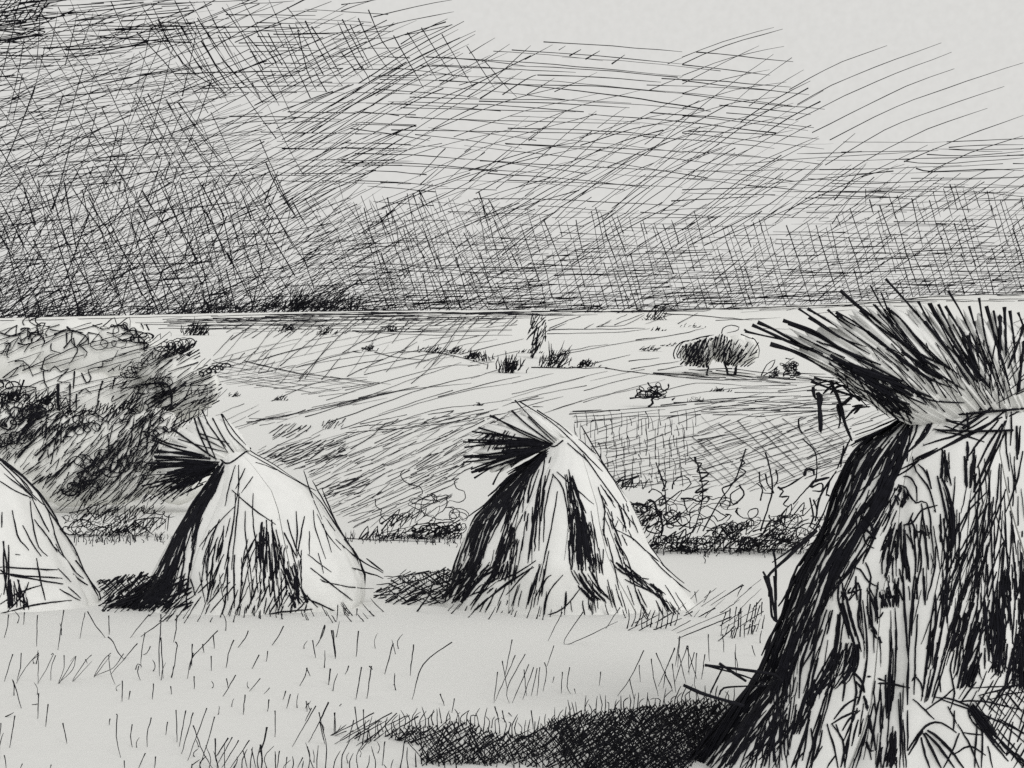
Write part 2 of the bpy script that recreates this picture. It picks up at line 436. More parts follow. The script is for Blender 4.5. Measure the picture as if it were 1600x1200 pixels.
S += trace('''1.9: 950,198 1180,210 1600,243; 800,235 1200,262 1600,300; 400,268 800,288 1200,320 1600,358; 370,307 700,320 1100,340; 175,355 500,350; 2.2: 460,375 800,395 1200,405 1600,440; 1.8: 320,455 700,465 1100,470 1360,485; 280,505 700,515 1100,525 ; 300,550 700,565 1400,580;
 2: 235,610 700,615 1500,635; 770,675 1200,690 1600,710; 2.6: 0,693 310,697; 2.2: 0,763 370,767 600,790 960,810; 1.9: 650,755 1200,785 1600,803; 780,845 1200,860 1600,880; 620,930 1000,935 1600,965;
 2.4: 130,45 190,190 290,310; 80,85 140,210 215,320; 5,90 70,215 130,320; 245,165 310,280 388,415; 1.9: 310,150 380,260 450,370; 2.2: 375,130 440,230 530,365; 1.9: 470,160 540,275 620,410; 590,215 650,310 720,415; 670,280 740,370 825,455; 0,245 40,300 80,355;
 2: 590,455 700,380 890,212; 2.4: 755,445 870,370 915,350; 650,462 850,335; 1.9: 870,445 1000,365; 1.6: 1000,430 1200,340; 550,400 800,318;
 2: 0,520 180,425 320,345 558,243; 1.8: 0,365 200,255 400,160; 0,270 150,180 250,103; 100,150 320,95 530,55; 150,80 350,30 520,0; 0,20 100,10 200,-10; 300,165 420,140 525,115; 350,320 500,235 628,160; 600,250 720,178; 660,290 790,207; 0,50 150,0;
 2.6: 1070,262 1125,232; 1145,278 1213,238; 1268,300 1330,257; 1.6: 1020,235 1052,215; 860,280 990,210; 1.6: 1440,425 1600,360; 1240,635 1600,450; 1530,300 1600,270;
 2.4: 645,900 690,1030; 190,1035 310,920; 365,890 410,975; 2: 370,865 455,790; 600,850 800,690; 630,905 840,790''', 533, 0, 3)
S += trace('''2.6: 740,90 850,290 1060,445; 2: 820,115 920,290 1060,440; 910,100 1010,300 1160,445; 850,120 960,320 1100,445; 945,110 1050,290 1220,470; 1020,165 1120,330 1255,465; 2.3: 1040,35 1130,150 1310,495; 1160,170 1280,310; 2.5: 1255,155 1330,290 1395,395; 1395,140 1440,330 1485,425; 1460,125 1540,250 1600,360; 640,150 770,290 860,400; 
 2.4: 300,230 600,218 800,205; 2.8: 310,235 500,222 ; 820,345 1100,338 1420,333; 2: 700,118 1000,125 1500,130; 1280,160 1600,160; 1060,68 1480,72; 1120,202 1420,197; 1170,242 1500,235; 2.2: 950,415 1250,405 1600,403; 1075,547 1250,545 1600,560; 2.6: 1320,698 1600,697; 2: 850,835 1100,822 1500,822; 450,740 900,712;
 2: 420,605 560,810 680,1000; 0,700 100,860 220,1040; 670,455 740,600 860,800; 780,470 900,680 1060,850; 840,485 950,650 1090,830; 2.6: 1245,760 1300,880 1380,1010; 950,870 1010,1000; 1370,945 1450,1080; 665,890 760,1050; 415,920 480,1050''', 0, 0, 3)
put(sky, Sky(), S[:NH], 'pen', 1, 40.0, .3, .8)
put(sky, Sky(), S[NH:], 'pen', 1, 40.0, .3, .84)
so_ = sky.build('sky', [SKYMAT, INK]); tag(so_, 'pale overcast sky crossed by long dark strokes of storm cloud', 'sky', None, 'structure')
print('sky strokes', len(S))

# ------------------------------------------------------------------ the ground: one sheet from the stubble field to the far ridge
g = Mesh()
gy = np.concatenate([np.linspace(-60, 1.2, 22), np.exp(np.linspace(math.log(1.6), math.log(1290), 230))])
gu = np.concatenate([np.linspace(-4, -.9, 16), np.linspace(-.86, .86, 130), np.linspace(.9, 4, 16)])
gx = np.sqrt(gy ** 2 + 60)[:, None] * gu[None, :]
gyy = np.repeat(gy[:, None], len(gu), 1)
gv = np.stack([gx, gyy, H(gx, gyy)], 2).reshape(-1, 3); nc = len(gu)
g.add(gv, [[j * nc + i, j * nc + i + 1, (j + 1) * nc + i + 1, (j + 1) * nc + i] for j in range(len(gy) - 1) for i in range(nc - 1)], 0)
Q = []
# far ridge line
Q += trace('1.6: 0,502 100,500 340,494; 330,495 480,491 620,489 800,490; 2.2: 560,489 700,490 860,487; 830,487 1000,488 1110,483; 1090,484 1200,481 1330,477; 1320,478 1450,466; 2: 420,493 560,492 640,491; 1240,477 1500,463 1600,461; 3: 580,489 760,491; 620,491 700,489; 860,486 960,483')
# far fields
for x0_, x1_, d_, n_ in ((250, 860, 12, 60), (820, 1340, 7, 26), (300, 660, 20, 40)):
    for _ in range(n_):
        x_ = U(x0_, x1_); y_ = SKYB(x_) + U(.5, d_); l_ = U(30, 120)
        Q.append(([(x_ - l_ / 2, y_ + U(-.5, 1.5)), (x_, y_), (x_ + l_ / 2, y_ - U(-.5, 1.5))], U(1, 2)))
Q += hatch([(330, 497), (640, 492), (830, 492), (800, 512), (640, 520), (480, 520), (350, 520)], -2, 5, 110, 1.4, 2)
Q += hatch([(335, 497), (820, 492), (800, 510), (500, 525), (360, 530)], -33, 8, 36, 1.3, 5)
Q += hatch([(300, 540), (420, 505), (620, 500), (830, 494), (700, 570), (560, 590), (430, 600)], -48, 21, 85, 1.35, 4, 0)
Q += hatch([(330, 545), (560, 520), (830, 530), (800, 560), (640, 580), (430, 590), (330, 575)], -13, 13, 130, 1.2, 3, -.02)
Q += hatch([(330, 565), (400, 568), (590, 598), (560, 615), (380, 600), (330, 590)], 9, 4.5, 85, 1.05, 3)
Q += hatch([(330, 575), (470, 580), (600, 600), (520, 622), (340, 600)], -8, 5, 90, 1.05, 3)
Q += hatch([(340, 560), (420, 545), (440, 580), (340, 590)], -52, 9, 40, 1.2, 5)
Q += trace('''2: 600,470 800,475 1200,478 1600,470; 1.6: 620,478 900,490 1200,500 1600,498; 900,460 1300,468 1600,462; 2: 900,605 1050,600 1250,630 1450,685; 740,605 900,640 1080,655; 2.2: 605,600 660,608; 1.6: 0,680 300,740 560,770 840,805; 0,810 400,860;
 1.5: 675,745 1000,670 1250,600; 440,905 800,790 1200,690 1400,690; 2: 310,1010 640,910 1010,820; 440,1050 800,920 1090,820 1400,750; 1.5: 530,1085 900,960 1300,850 1600,800; 760,1085 1100,970 1400,930 1600,900; 100,910 400,790 700,760;
 1.9: 750,1085 900,1085 1100,1060 1300,1030; 560,1110 800,1090; 270,770 560,470 760,330; 1.7: 570,755 900,600 1010,540; 970,800 1100,690 1240,510; 540,610 900,390; 150,690 420,470; 250,700 640,590; 60,640 350,560''', 400, 400, 4)
# the bold track climbing across the valley floor
for dy in (0,): Q += trace('1.5: 385,%g 430,%g 520,%g 655,%g' % (660 + dy * 1.4, 654 + dy * 1.3, 634 + dy, 604 + dy * .4)) 
for _ in range(24):
    x_ = U(385, 560); y_ = float(np.interp(x_, [385, 430, 520, 655], [661, 655, 635, 605])) + G(0, 2.6); l_ = U(20, 70)
    Q.append(([(x_, y_), (x_ + l_ * .5, y_ - l_ * .1 - .6), (x_ + l_, y_ - l_ * .21)], U(.8, 1.7)))
Q += hatch([(385, 655), (440, 648), (480, 640), (470, 655), (400, 668)], -14, 5.5, 40, 1.5, 7)
Q += hatch([(420, 672), (450, 662), (490, 668), (470, 682), (425, 690)], -32, 4, 28, 2.4, 8)
Q += hatch([(500, 660), (520, 655), (540, 655), (535, 668), (505, 672)], -50, 4, 18, 2.2, 8)
Q += hatch([(680, 650), (740, 643), (770, 645), (740, 660), (640, 672)], -13, 5, 50, 2.2, 6)
Q += hatch([(330, 650), (620, 590), (800, 560), (860, 600), (640, 650), (520, 680)], -14, 24, 120, 1.3, 4, -.02, lambda x, y: .6)
Q += hatch([(770, 620), (850, 600), (1000, 575), (1050, 600), (900, 640), (800, 650)], -15, 16, 150, 1.2, 2, -.02)
# hatched slope behind the two stooks
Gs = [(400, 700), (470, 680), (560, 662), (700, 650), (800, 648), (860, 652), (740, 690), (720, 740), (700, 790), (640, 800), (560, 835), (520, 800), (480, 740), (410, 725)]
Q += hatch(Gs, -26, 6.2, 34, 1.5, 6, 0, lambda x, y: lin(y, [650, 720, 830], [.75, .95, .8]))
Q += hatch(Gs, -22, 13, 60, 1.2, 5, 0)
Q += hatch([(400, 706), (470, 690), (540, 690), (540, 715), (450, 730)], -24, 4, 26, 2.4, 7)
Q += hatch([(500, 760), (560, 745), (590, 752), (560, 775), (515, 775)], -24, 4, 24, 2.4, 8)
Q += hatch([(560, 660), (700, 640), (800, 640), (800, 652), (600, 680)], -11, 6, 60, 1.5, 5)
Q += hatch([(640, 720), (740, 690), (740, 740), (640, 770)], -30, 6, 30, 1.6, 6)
# right-hand fields
Q += hatch([(890, 645), (1000, 632), (1150, 622), (1330, 626), (1320, 655), (1150, 652), (1000, 655), (900, 662)], -4, 4.8, 75, 1.6, 3, 0)
Q += hatch([(1080, 622), (1330, 615), (1320, 650), (1100, 650)], -6, 7, 60, 1.6, 4)
Q += hatch([(900, 655), (1320, 645), (1330, 690), (1270, 740), (1100, 770), (950, 760)], -17, 8.5, 60, 1.25, 4, 0)
Q += hatch([(1090, 665), (1170, 655), (1335, 650), (1325, 720), (1270, 745), (1180, 770), (1100, 740)], -21, 7, 70, 1.3, 4)
Q += hatch([(1100, 655), (1335, 650), (1325, 715), (1240, 745), (1110, 770), (1050, 750)], 44, 15, 90, 1.35, 4)
Q += hatch([(1260, 690), (1330, 670), (1315, 740), (1262, 745)], -22, 6, 40, 1.4, 4)
Q += hatch([(920, 690), (1100, 680), (1120, 760), (960, 770)], -8, 9, 50, 1.3, 5)
Q += trace('''2.2: 120,700 400,705 600,700; 580,705 800,735 1040,750 ; 900,740 1200,775 1600,775; 3: 880,735 1080,745 1300,770; 2: 1350,740 1600,775; 1.5: 530,670 740,620; 1.8: 730,660 920,640; 745,710 1050,660; 910,718 1070,690; 775,528 1000,500 1200,455; 1.4: 310,620 700,545 900,520; 320,600 600,555;
 2.2: 950,365 1200,378 1500,405; 1.5: 1270,405 1600,395; 2: 230,465 600,460 830,455; 1.5: 220,490 640,480 860,460; 530,445 700,435 830,370; 1.5: 640,435 830,360; 450,460 510,425 ; 560,440 620,400; 230,470 340,425;
 1.3: 0,800 260,735; 0,865 200,820 600,720; 260,965 500,890 790,830; 0,985 130,960; 2: 0,920 200,890; 130,945 195,945; 360,990 640,970; 380,975 560,965; 1.5: 900,860 1150,800 1500,815; 940,890 1400,830 1600,825; 2.4: 930,935 1200,905 1600,880; 1.8: 1010,920 1300,910 1500,905;
 1.8: 1170,1180 1300,1130 1440,1110; 1310,1170 1480,1130; 1160,1150 1350,1120''', 800, 400, 4)
Q += hatch([(1080, 570), (1300, 585), (1310, 600), (1200, 600), (1060, 588)], 3, 4, 60, 2, 3)
Q += hatch([(1150, 480), (1330, 478), (1330, 500), (1180, 520)], -6, 9, 70, 1.2, 4, 0, lambda x, y: .6)
Q += hatch([(850, 495), (1130, 488), (1060, 505), (860, 515)], -22, 12, 40, 1.3, 6, 0, lambda x, y: .7)
Q += hatch([(1180, 600), (1320, 605), (1320, 625), (1130, 622)], -2, 6, 90, 1.3, 3)
Q += hatch([(340, 640), (390, 620), (420, 650), (350, 700), (330, 680)], -25, 9, 50, 1.2, 4)
# the mown edge of the stubble field
Q += trace('1.8: 540,842 600,845 690,848; 1040,862 1140,858 1250,862')
# fields running on past the photograph's edges and behind the big stook
for xa, xb in ((-800, -40), (1330, 2500)):
    Q += hatch([(xa, 500), (xb, 490), (xb, 560), (xa, 560)], -14, 16, 130, 1.3, 4) + hatch([(xa, 560), (xb, 560), (xb, 640), (xa, 640)], -10, 18, 150, 1.3, 4)
    Q += hatch([(xa, 640), (xb, 630), (xb, 770), (xa, 770)], -22, 9, 60, 1.4, 5) + hatch([(xa + 60, 660), (xb, 650), (xb, 740), (xa + 60, 750)], 44, 18, 90, 1.3, 4)
    for _ in range(40):
        x_ = U(xa, xb); y_ = float(np.interp(x_, _SX, 488 - _SD)) + U(1, 10); l_ = U(30, 120)
        Q.append(([(x_ - l_ / 2, y_), (x_, y_), (x_ + l_ / 2, y_)], U(1, 2)))
put(g, Ground(), Q, 'pen', 1, 16.0, .3, .82)
go = g.build('ground', [PAPER, INK]); tag(go, 'pale rolling farmland from stubble field to far ridge', 'ground', None, 'structure')
print('ground strokes', len(Q))

# ------------------------------------------------------------------ corn stooks: sheaves leaning together, tied, their ears fanning out
class Stook:
    def __init__(s, name, label, rows, Y, nsh, deep, loc_px, maxr):
        s.Y = Y
        ys = [r[0] for r in rows]
        s.loc = at(loc_px[0], loc_px[1], Y)
        s.root = thing(name, label, 'corn stook', s.loc, 'corn stooks standing in the stubble field')
        s.sheaves = [Mesh() for _ in range(nsh)]
        s.rows, s.ys = rows, ys
        s.deep, s.maxr, s.nsh = deep, maxr, nsh
        pys = np.linspace(ys[0], ys[-1], 34)
        Lc = np.interp(pys, ys, [r[1] for r in rows]); Rc = np.interp(pys, ys, [r[2] for r in rows])
        k = Y / F
        s.cx = ((Lc + Rc) / 2 - 800) * k; s.rx = (Rc - Lc) / 2 * k; s.z = CZ - (pys - 600) * k
        s.ry = np.minimum(s.rx * deep, maxr); s.ph = U(0, 6.28)
        V, Fc, own = [], [], []
        m = 14
        for i, sh in enumerate(s.sheaves):
            a0 = 2 * math.pi * i / nsh + .006; a1 = 2 * math.pi * (i + 1) / nsh - .006
            ths = np.linspace(a0, a1, m)
            v = np.array([s.point(j, t) for j in range(len(pys)) for t in ths])
            f = [[j * m + q, j * m + q + 1, (j + 1) * m + q + 1, (j + 1) * m + q] for j in range(len(pys) - 1) for q in range(m - 1)]
            sh.add(v, f, 0)
            b = len(V); V += [tuple(q) for q in v]; Fc += [[b + q for q in ff] for ff in f]; own += [i] * len(f)
            ax = np.array([(s.cx[j], Y, s.z[j]) for j in range(len(pys))])           # the sides where a sheaf leans on its neighbour
            for q in (0, m - 1):
                e = v.reshape(len(pys), m, 3)[:, q]
                sh.add(np.concatenate([e, ax]), [[j, j + 1, len(pys) + j + 1, len(pys) + j] for j in range(len(pys) - 1)], 0, False)
            top = v.reshape(len(pys), m, 3)[0]
            sh.add(np.concatenate([top, ax[:1]]), [[q, q + 1, m] for q in range(m - 1)], 0, False)
        s.own = own
        s.bvh = BVHTree.FromPolygons([Vector(q) for q in V], Fc)
        s.ears = Mesh(); s.tie = Mesh()
    def point(s, j, th):
        lob = 1 - 0.045 * abs(math.cos(th * s.nsh / 2)) ** 6 * min(1, .25 + j / 12)
        rag = 1 + .012 * math.sin(th * 23 + j * .35) + .008 * math.sin(th * 41 - j * .2)
        c, n = math.cos(th), math.sin(th)
        return (s.cx[j] + s.rx[j] * lob * rag * c, s.Y + s.ry[j] * lob * rag * n, s.z[j])
    def on(s, strokes, style='lens', mat=1, ww=1.0, lift=.6, step=12.0):
        surf = Body(s.bvh, s.Y, lift=lift)
        for p, w in strokes:
            q = smooth(p, step)
            q = q + np.array([[G(0, .3), G(0, .3)] for _ in q])
            P, Yv = surf(q)
            h = surf.hit
            i = s.own[h[len(h) // 2]] if h else rnd.randrange(s.nsh)
            if not h:                                       # beyond the body: a loose straw
                i = int((math.atan2(P[0, 1] - s.Y, P[0, 0] - float(np.mean(s.cx))) % 6.2832) / 6.2832 * s.nsh) % s.nsh
            s.sheaves[i].strand(P, widths(len(P), w * ww, style) * Yv / F, mat)
    def fan(s, strokes, mat=1, ww=1.0, back=None, spread=None):
        """dark straws given tip first, root at the tie, lying on the mass of ears and reaching past it"""
        for p, w in strokes:
            q = smooth(p, 10.0); n = len(q)
            P, Yv = Body(s.ebvh, s.eY, lift=1.2)(q)
            s.ears.strand(P, widths(n, w * ww, 'pen') * Yv / F, mat)
    def shell(s, root, tips, th, dy=0.0):
        """the pale mass of ears: a thick ridged fan from the tie out to ragged tips"""
        T = smooth(tips, 5); n = len(T); Rt = smooth(root, 2); Rt = Rt[np.linspace(0, len(Rt) - 1, n).astype(int)]; m = 9
        Y0 = s.Y + dy; fr, bk = [], []
        for i in range(n):
            rm = U(.84, .97); g_ = max(.12, math.sin(math.pi * (i + .5) / n)) ** .45
            for j in range(m):
                r = j / (m - 1); q = Rt[i] + (T[i] - Rt[i]) * r * rm
                e = max(0, 1 - ((r - .35) / .65) ** 2) ** .5 if r > .35 else .42 + .58 * math.sin(1.5708 * r / .35)
                o = th * g_ * e * (1 + .025 * math.sin(i * 1.9) + .03 * math.sin(i * .7))
                fr.append(at(q[0], q[1], Y0 - o)); bk.append(at(q[0], q[1], Y0 + o + .002))
        f = [[i * m + j, i * m + j + 1, (i + 1) * m + j + 1, (i + 1) * m + j] for i in range(n - 1) for j in range(m - 1)]
        s.ears.add(fr, f, 0); s.ears.add(bk, [q[::-1] for q in f], 0)
        s.ebvh = BVHTree.FromPolygons([Vector(q) for q in fr], f); s.eY = Y0 - th * .3
    def rear(s, n, w, mat=1, span=(.06, .94)):
        """straws on the side turned away, so the stook is whole all round"""
        for _ in range(n):
            th = U(*span) * math.pi % (2 * math.pi); j0 = rnd.randrange(0, 26); j1 = min(33, j0 + rnd.randrange(5, 16))
            P = np.array([s.point(j, th + .01 * (j - j0)) for j in range(j0, j1 + 1)])
            c = np.array([[s.cx[j], s.Y, s.z[j]] for j in range(j0, j1 + 1)])
            P = c + (P - c) * 1.012
            s.sheaves[int(th / (2 * math.pi) * s.nsh) % s.nsh].strand(P, np.full(len(P), w * s.Y / F), mat)
    def done(s):
        for sh in s.sheaves: sh.build('sheaf', [STRAW, INK], s.root)
        s.ears.build('ears', [STRAW, INK], s.root)
        s.tie.build('tie', [STRAW, INK], s.root)

def rays(P, tips, n, w, r0=(0, .15), r1=(.75, 1.0), jit=3, ws=.3, bend=0.06):
    """straws from the tie P out to a line of tips -> tip-first strokes"""
    T = smooth(tips, 6); out = []
    for _ in range(n):
        t = T[int(U(0, len(T) - .01))]; a = U(*r1); b = U(*r0)
        dx, dy = t[0] - P[0], t[1] - P[1]; k = G(0, bend)
        f = lambda q: (P[0] + dx * q - dy * k * q * (1 - q), P[1] + dy * q + dx * k * q * (1 - q))
        e = (G(0, jit), G(0, jit))
        p = [f(a), f((a + b) / 2), f(b)]
        p[0] = (p[0][0] + e[0], p[0][1] + e[1])
        out.append((p, max(.8, w * (1 + G(0, ws)))))
    return out

# ---------- the stook left of centre
B = Stook('corn_stook', 'corn stook with broad pale right flank and drooping dark ears, second from the left', 
    [(694, 352, 378), (706, 346, 390), (725, 338, 424), (745, 330, 452), (762, 321, 478), (790, 303, 503), (830, 276, 528), (868, 253, 552), (905, 236, 570), (935, 212, 572), (956, 195, 560), (972, 190, 560)],
    9.6, 6, .8, (380, 948), .75)
B.shell([(346, 724), (356, 728), (372, 718), (390, 706)], [(268, 780), (240, 766), (234, 735), (238, 705), (252, 682), (280, 662), (310, 648), (345, 648), (374, 672), (391, 700)], .14)
kk = 3.3325
B.fan(trace('''4.2: 225,165 300,215 400,285 460,325; 120,200 200,240 305,265; 130,225 250,270 400,305; 135,290 280,290 430,320; 135,310 300,315 430,325; 100,345 250,345 400,345; 130,372 280,360 450,350; 150,280 300,300 420,318; 
 3.6: 345,110 370,190 425,310; 365,105 400,190 460,330; 2.6: 385,68 430,160 510,260; 410,130 460,200 520,290; 440,110 500,220 570,310 635,358; 485,88 530,190 620,280; 2.2: 490,90 560,190 615,250; 2.2: 260,220 380,255 520,290; 370,190 460,220 530,245; 380,210 500,270; 510,355 560,320 630,280''', 200, 620, kk))
B.fan(rays((348, 722), [(243, 712), (222, 735), (228, 760), (246, 778), (268, 784)], 30, 2.7, r0=(0, .35), r1=(.45, 1.0)))
B.fan(rays((348, 724), [(236, 738), (236, 758), (262, 775), (280, 770)], 26, 3.6, r0=(0, .1), r1=(.4, .85)))
B.fan(hatch([(240, 745), (300, 735), (340, 735), (300, 770), (250, 785)], -35, 5, 26, 2.4, 8))
A1 = [(346, 722), (322, 758), (296, 795), (272, 840), (250, 885), (222, 925), (165, 950)]  # shade of the left flank, laid on as dense ink strands
A2 = [(352, 730), (340, 765), (318, 805), (308, 850), (300, 895), (298, 930), (285, 952)]
B.on(between(A1, A2, 400, 3.0, (.15, .5), .0, 1.0, 1.2, cov=1.3, drift=.12))
B.on(between(A1, [(348, 726), (332, 760), (312, 800), (290, 850), (270, 900), (255, 940), (235, 955)], 300, 3.4, (.12, .4), .02, 1.0, 1.0, cov=1.5, drift=.15))
B.on(between([(240, 900), (205, 928), (150, 952)], [(290, 890), (280, 930), (262, 955)], 70, 3.4, (.3, .8), 0, 1, 2))
B.on(hatch([(150, 905), (260, 890), (300, 900), (300, 955), (170, 955)], -38, 5, 34, 3, 10))
B.on(trace('''2.6: 560,355 530,450 505,570; 575,355 575,480 560,560; 610,370 560,480; 500,390 440,470 380,560; 555,570 450,680 370,780; 650,415 590,500; 540,485 650,580 770,665; 2.4: 2.4,0 3,1''' .replace('2.4: 2.4,0 3,1', '') + '''
 3: 560,500 550,640 520,820 500,900; 580,500 560,700 540,900; 500,670 490,780 470,860; 430,740 400,860 380,980; 2.6: 610,595 612,720 625,860; 650,500 650,640 668,800 670,960; 720,640 722,720; 500,820 450,920 420,1000; 540,700 520,800; 600,850 590,960 580,1100; 640,840 600,1000 560,1165; 
 3.2: 750,680 770,760 790,900; 780,640 830,740 880,840; 770,690 800,820 830,1000; 830,640 850,720 900,840; 875,595 880,700 875,830; 920,620 900,720 880,830; 2.4: 945,700 945,820; 965,590 975,680 1030,845; 985,610 1040,720 1110,800; 1015,660 1060,810; 1020,620 1080,700; 990,810 1020,920; 
 2.6: 915,385 960,520 1010,640; 960,435 1040,580 1120,715; 1010,480 1060,600 1110,700; 3: 950,890 1050,970 1170,1060; 2.2: 935,820 1000,870 1060,915; 890,850 880,960 930,1040; 1010,960 1150,990 1280,1000; 1000,950 1040,970;
 3: 1165,890 1260,920 1330,945; 1080,740 1180,830 1330,920; 1240,840 1330,910; 900,1040 1000,1080 1115,1130; 690,1145 800,1120 960,1105; 710,1140 760,1040; 2.4: 665,340 760,375 980,490; 610,285 760,370 930,470''', 200, 620, kk), ww=.85)
B.on(between([(346, 790), (322, 860), (310, 950)], [(470, 850), (472, 900), (480, 950)], 60, 2.0, (.2, .6), .1, 1, 2, cov=.45))
B.on(between([(402, 815), (398, 860), (400, 925)], [(428, 810), (432, 860), (436, 930)], 60, 2.6, (.3, .7), 0, 1, 1.5, cov=.9))
B.on(between([(440, 890), (450, 920), (460, 950)], [(462, 880), (470, 910), (486, 940)], 34, 3.2, (.3, .7), 0, 1, 1.5))
B.on(hatch([(305, 905), (400, 910), (480, 925), (480, 958), (300, 962)], -64, 9, 36, 2.3, 9))
B.on(hatch([(330, 840), (350, 840), (350, 930), (320, 930)], -66, 9, 45, 2.2, 6))
for p, w in trace('2.4: 318,612 325,622 332,640; 325,618 340,628; 330,610 325,640'): pass
B.tie.strand(*(lambda P, Y: (P, np.full(len(P), 3.2 * 9.6 / F)))(*Body(B.bvh, 9.6)(smooth([(343, 716), (358, 724), (392, 700)], 6))), 1)
B.rear(160, 2.4); B.done()

# ---------- the stook right of centre
D = Stook('corn_stook', 'corn stook with a black left flank and a black slit down its pale middle', 
    [(664, 866, 876), (672, 862, 890), (690, 854, 912), (710, 842, 930), (740, 812, 953), (780, 768, 984), (810, 738, 998), (850, 718, 1016), (890, 705, 1046), (920, 697, 1072), (945, 690, 1092), (962, 690, 1095)],
    9.6, 6, .8, (880, 945), .75)
ko = 2.909
D.shell([(858, 698), (868, 702), (885, 694), (908, 694)], [(775, 742), (742, 735), (732, 712), (732, 690), (746, 668), (780, 648), (815, 634), (850, 652), (885, 672), (910, 692)], .14)
D.fan(trace('''3.6: 625,85 720,130 830,180 915,218; 725,62 800,130 915,215; 3: 640,85 760,160 880,210; 2.4: 740,15 820,100 930,200; 760,20 900,110 1000,200 1050,260; 800,90 870,160 930,215; 840,60 960,140 1060,240;
 3.2: 575,140 700,175 850,205; 545,158 700,180 870,212; 505,205 650,210 880,215; 510,230 650,215 860,218; 505,270 650,260 880,225; 505,298 650,280 880,235; 510,275 640,275 780,262; 540,330 650,290 850,245; 545,345 700,300 860,250; 555,370 640,320 740,290; 640,400 665,350 690,320; 3: 575,205 620,170 640,165''', 550, 620, ko))
D.fan(rays((866, 694), [(738, 668), (724, 692), (726, 712), (738, 736), (770, 742)], 26, 2.6, r0=(0, .3), r1=(.5, 1.0)))
D.fan(rays((866, 695), [(762, 672), (765, 690), (768, 712), (790, 722)], 24, 3.0, r0=(0, .2), r1=(.5, 1)))
D.fan(hatch([(752, 680), (790, 672), (830, 690), (800, 706), (755, 702)], -52, 5, 26, 2.6, 8))
A1 = [(858, 698), (828, 722), (796, 745), (762, 785), (735, 808), (722, 845), (706, 895), (692, 930)]  # left flank away from the light, its shade drawn in black strands
A2 = [(852, 712), (834, 735), (816, 770), (800, 810), (790, 850), (775, 890), (752, 915), (730, 942)]
D.on(between(A1, A2, 400, 2.8, (.12, .45), .0, 1.0, 1.2, cov=1.3, drift=.12))
D.on(between(A1, [(850, 706), (826, 735), (800, 770), (775, 820), (760, 860), (740, 900), (715, 940)], 300, 3.3, (.1, .4), .02, 1.0, 1.0, cov=1.7, drift=.15))
D.on(between([(800, 800), (780, 850), (760, 910)], [(806, 840), (800, 880), (790, 905)], 55, 2.7, (.2, .6), 0, 1, 2))
D.on(hatch([(700, 890), (780, 880), (770, 930), (690, 945)], -40, 5.5, 36, 3, 10))
D.on(trace('''3: 880,240 870,330 840,450 800,740; 850,420 830,560 800,740; 2.6: 905,270 880,360 860,470; 820,320 780,450 700,650; 850,330 800,480 740,620; 900,330 860,480 850,700; 915,350 880,500 870,660; 910,350 960,420 990,600; 935,430 905,600 850,840; 985,330 1000,420 1010,480; 
 975,350 1000,480 1020,560; 2.2: 930,340 1010,410 1100,490; 785,400 750,500 ; 760,650 730,760; 780,640 770,700 ; 2.6: 835,745 750,800 660,840; 825,775 700,850 560,970; 820,770 700,900; 3.2: 555,970 640,900 810,780; 2.6: 800,945 830,850 860,760; 795,945 840,800; 830,920 870,830 895,700; 845,920 880,830 905,810; 2.4: 875,960 900,880 960,810; 870,1000 960,960 1040,870;
 2.6: 1040,130 1140,300 1250,480; 1050,260 1140,390 1280,580; 1120,410 1150,520 1140,560; 1150,480 1145,600 1140,760; 1140,600 1160,680; 2.4: 1180,520 1190,600 1210,560 ; 1210,490 1240,570; 1240,520 1260,560; 1160,640 1190,760 1215,880; 1220,680 1260,760 1300,920; 1190,600 1270,640 1360,720 1510,848; 1360,730 1450,820 1540,888; 1270,540 1300,620; 
 2.6: 1175,740 1230,800 1350,830; 1210,780 1300,850 1440,935; 1240,830 1320,870 1400,900; 2: 1060,680 1100,800; 1100,600 1110,800 1130,900; 1090,540 1120,700; 2.4: 1030,190 1110,260; 990,190 1060,260 1140,340; 980,210 1080,300''', 550, 620, ko))
D.on(between([(886, 742), (889, 800), (888, 890)], [(896, 748), (914, 800), (928, 894)], 90, 2.7, (.15, .5), 0, 1, 1.6, cov=1.7, drift=.1))
D.on(between([(897, 790), (897, 840), (896, 880)], [(912, 800), (918, 840), (924, 880)], 60, 3.4, (.35, .8), 0, 1, 1.3, cov=1.5))
D.on(between([(890, 890), (905, 915), (925, 938)], [(925, 890), (940, 920), (962, 940)], 40, 2.4, (.4, .9), 0, 1, 2, cov=.9))
D.on(between([(940, 760), (975, 810), (1000, 860)], [(945, 800), (962, 850), (985, 920)], 18, 1.9, (.15, .4), 0, 1, 3, cov=.6))
D.on(between([(960, 880), (985, 905), (1010, 935)], [(980, 880), (1010, 905), (1040, 930)], 14, 2.2, (.3, .8), 0, 1, 2, cov=.6))
D.on(between([(965, 790), (975, 830)], [(985, 790), (990, 830)], 14, 2.2, (.3, .8), 0, 1, 3, cov=.6))
D.on(between([(905, 790), (912, 840), (918, 890)], [(928, 800), (936, 850), (944, 900)], 20, 1.9, (.2, .5), 0, 1, 2, cov=.7))
for S_, L_, R_, yb_ in ((B, 230, 560, 960), (D, 700, 1080, 954)):
    q_ = []
    for _ in range(56):
        x_ = U(L_, R_); sl_ = (x_ - (L_ + R_) / 2) / (R_ - L_) * 1.3; h_ = U(14, 44); y_ = yb_ + U(-8, 10)
        q_.append(([(x_ - sl_ * h_, y_ - h_), (x_ - sl_ * h_ * .5, y_ - h_ * .5), (x_ + U(-2, 2), y_)], U(1.4, 2.4)))
    S_.on(q_)
D.on(between([(806, 740), (790, 820), (770, 900)], [(860, 740), (850, 830), (842, 930)], 26, 2.4, (.15, .5), 0, 1, 3))
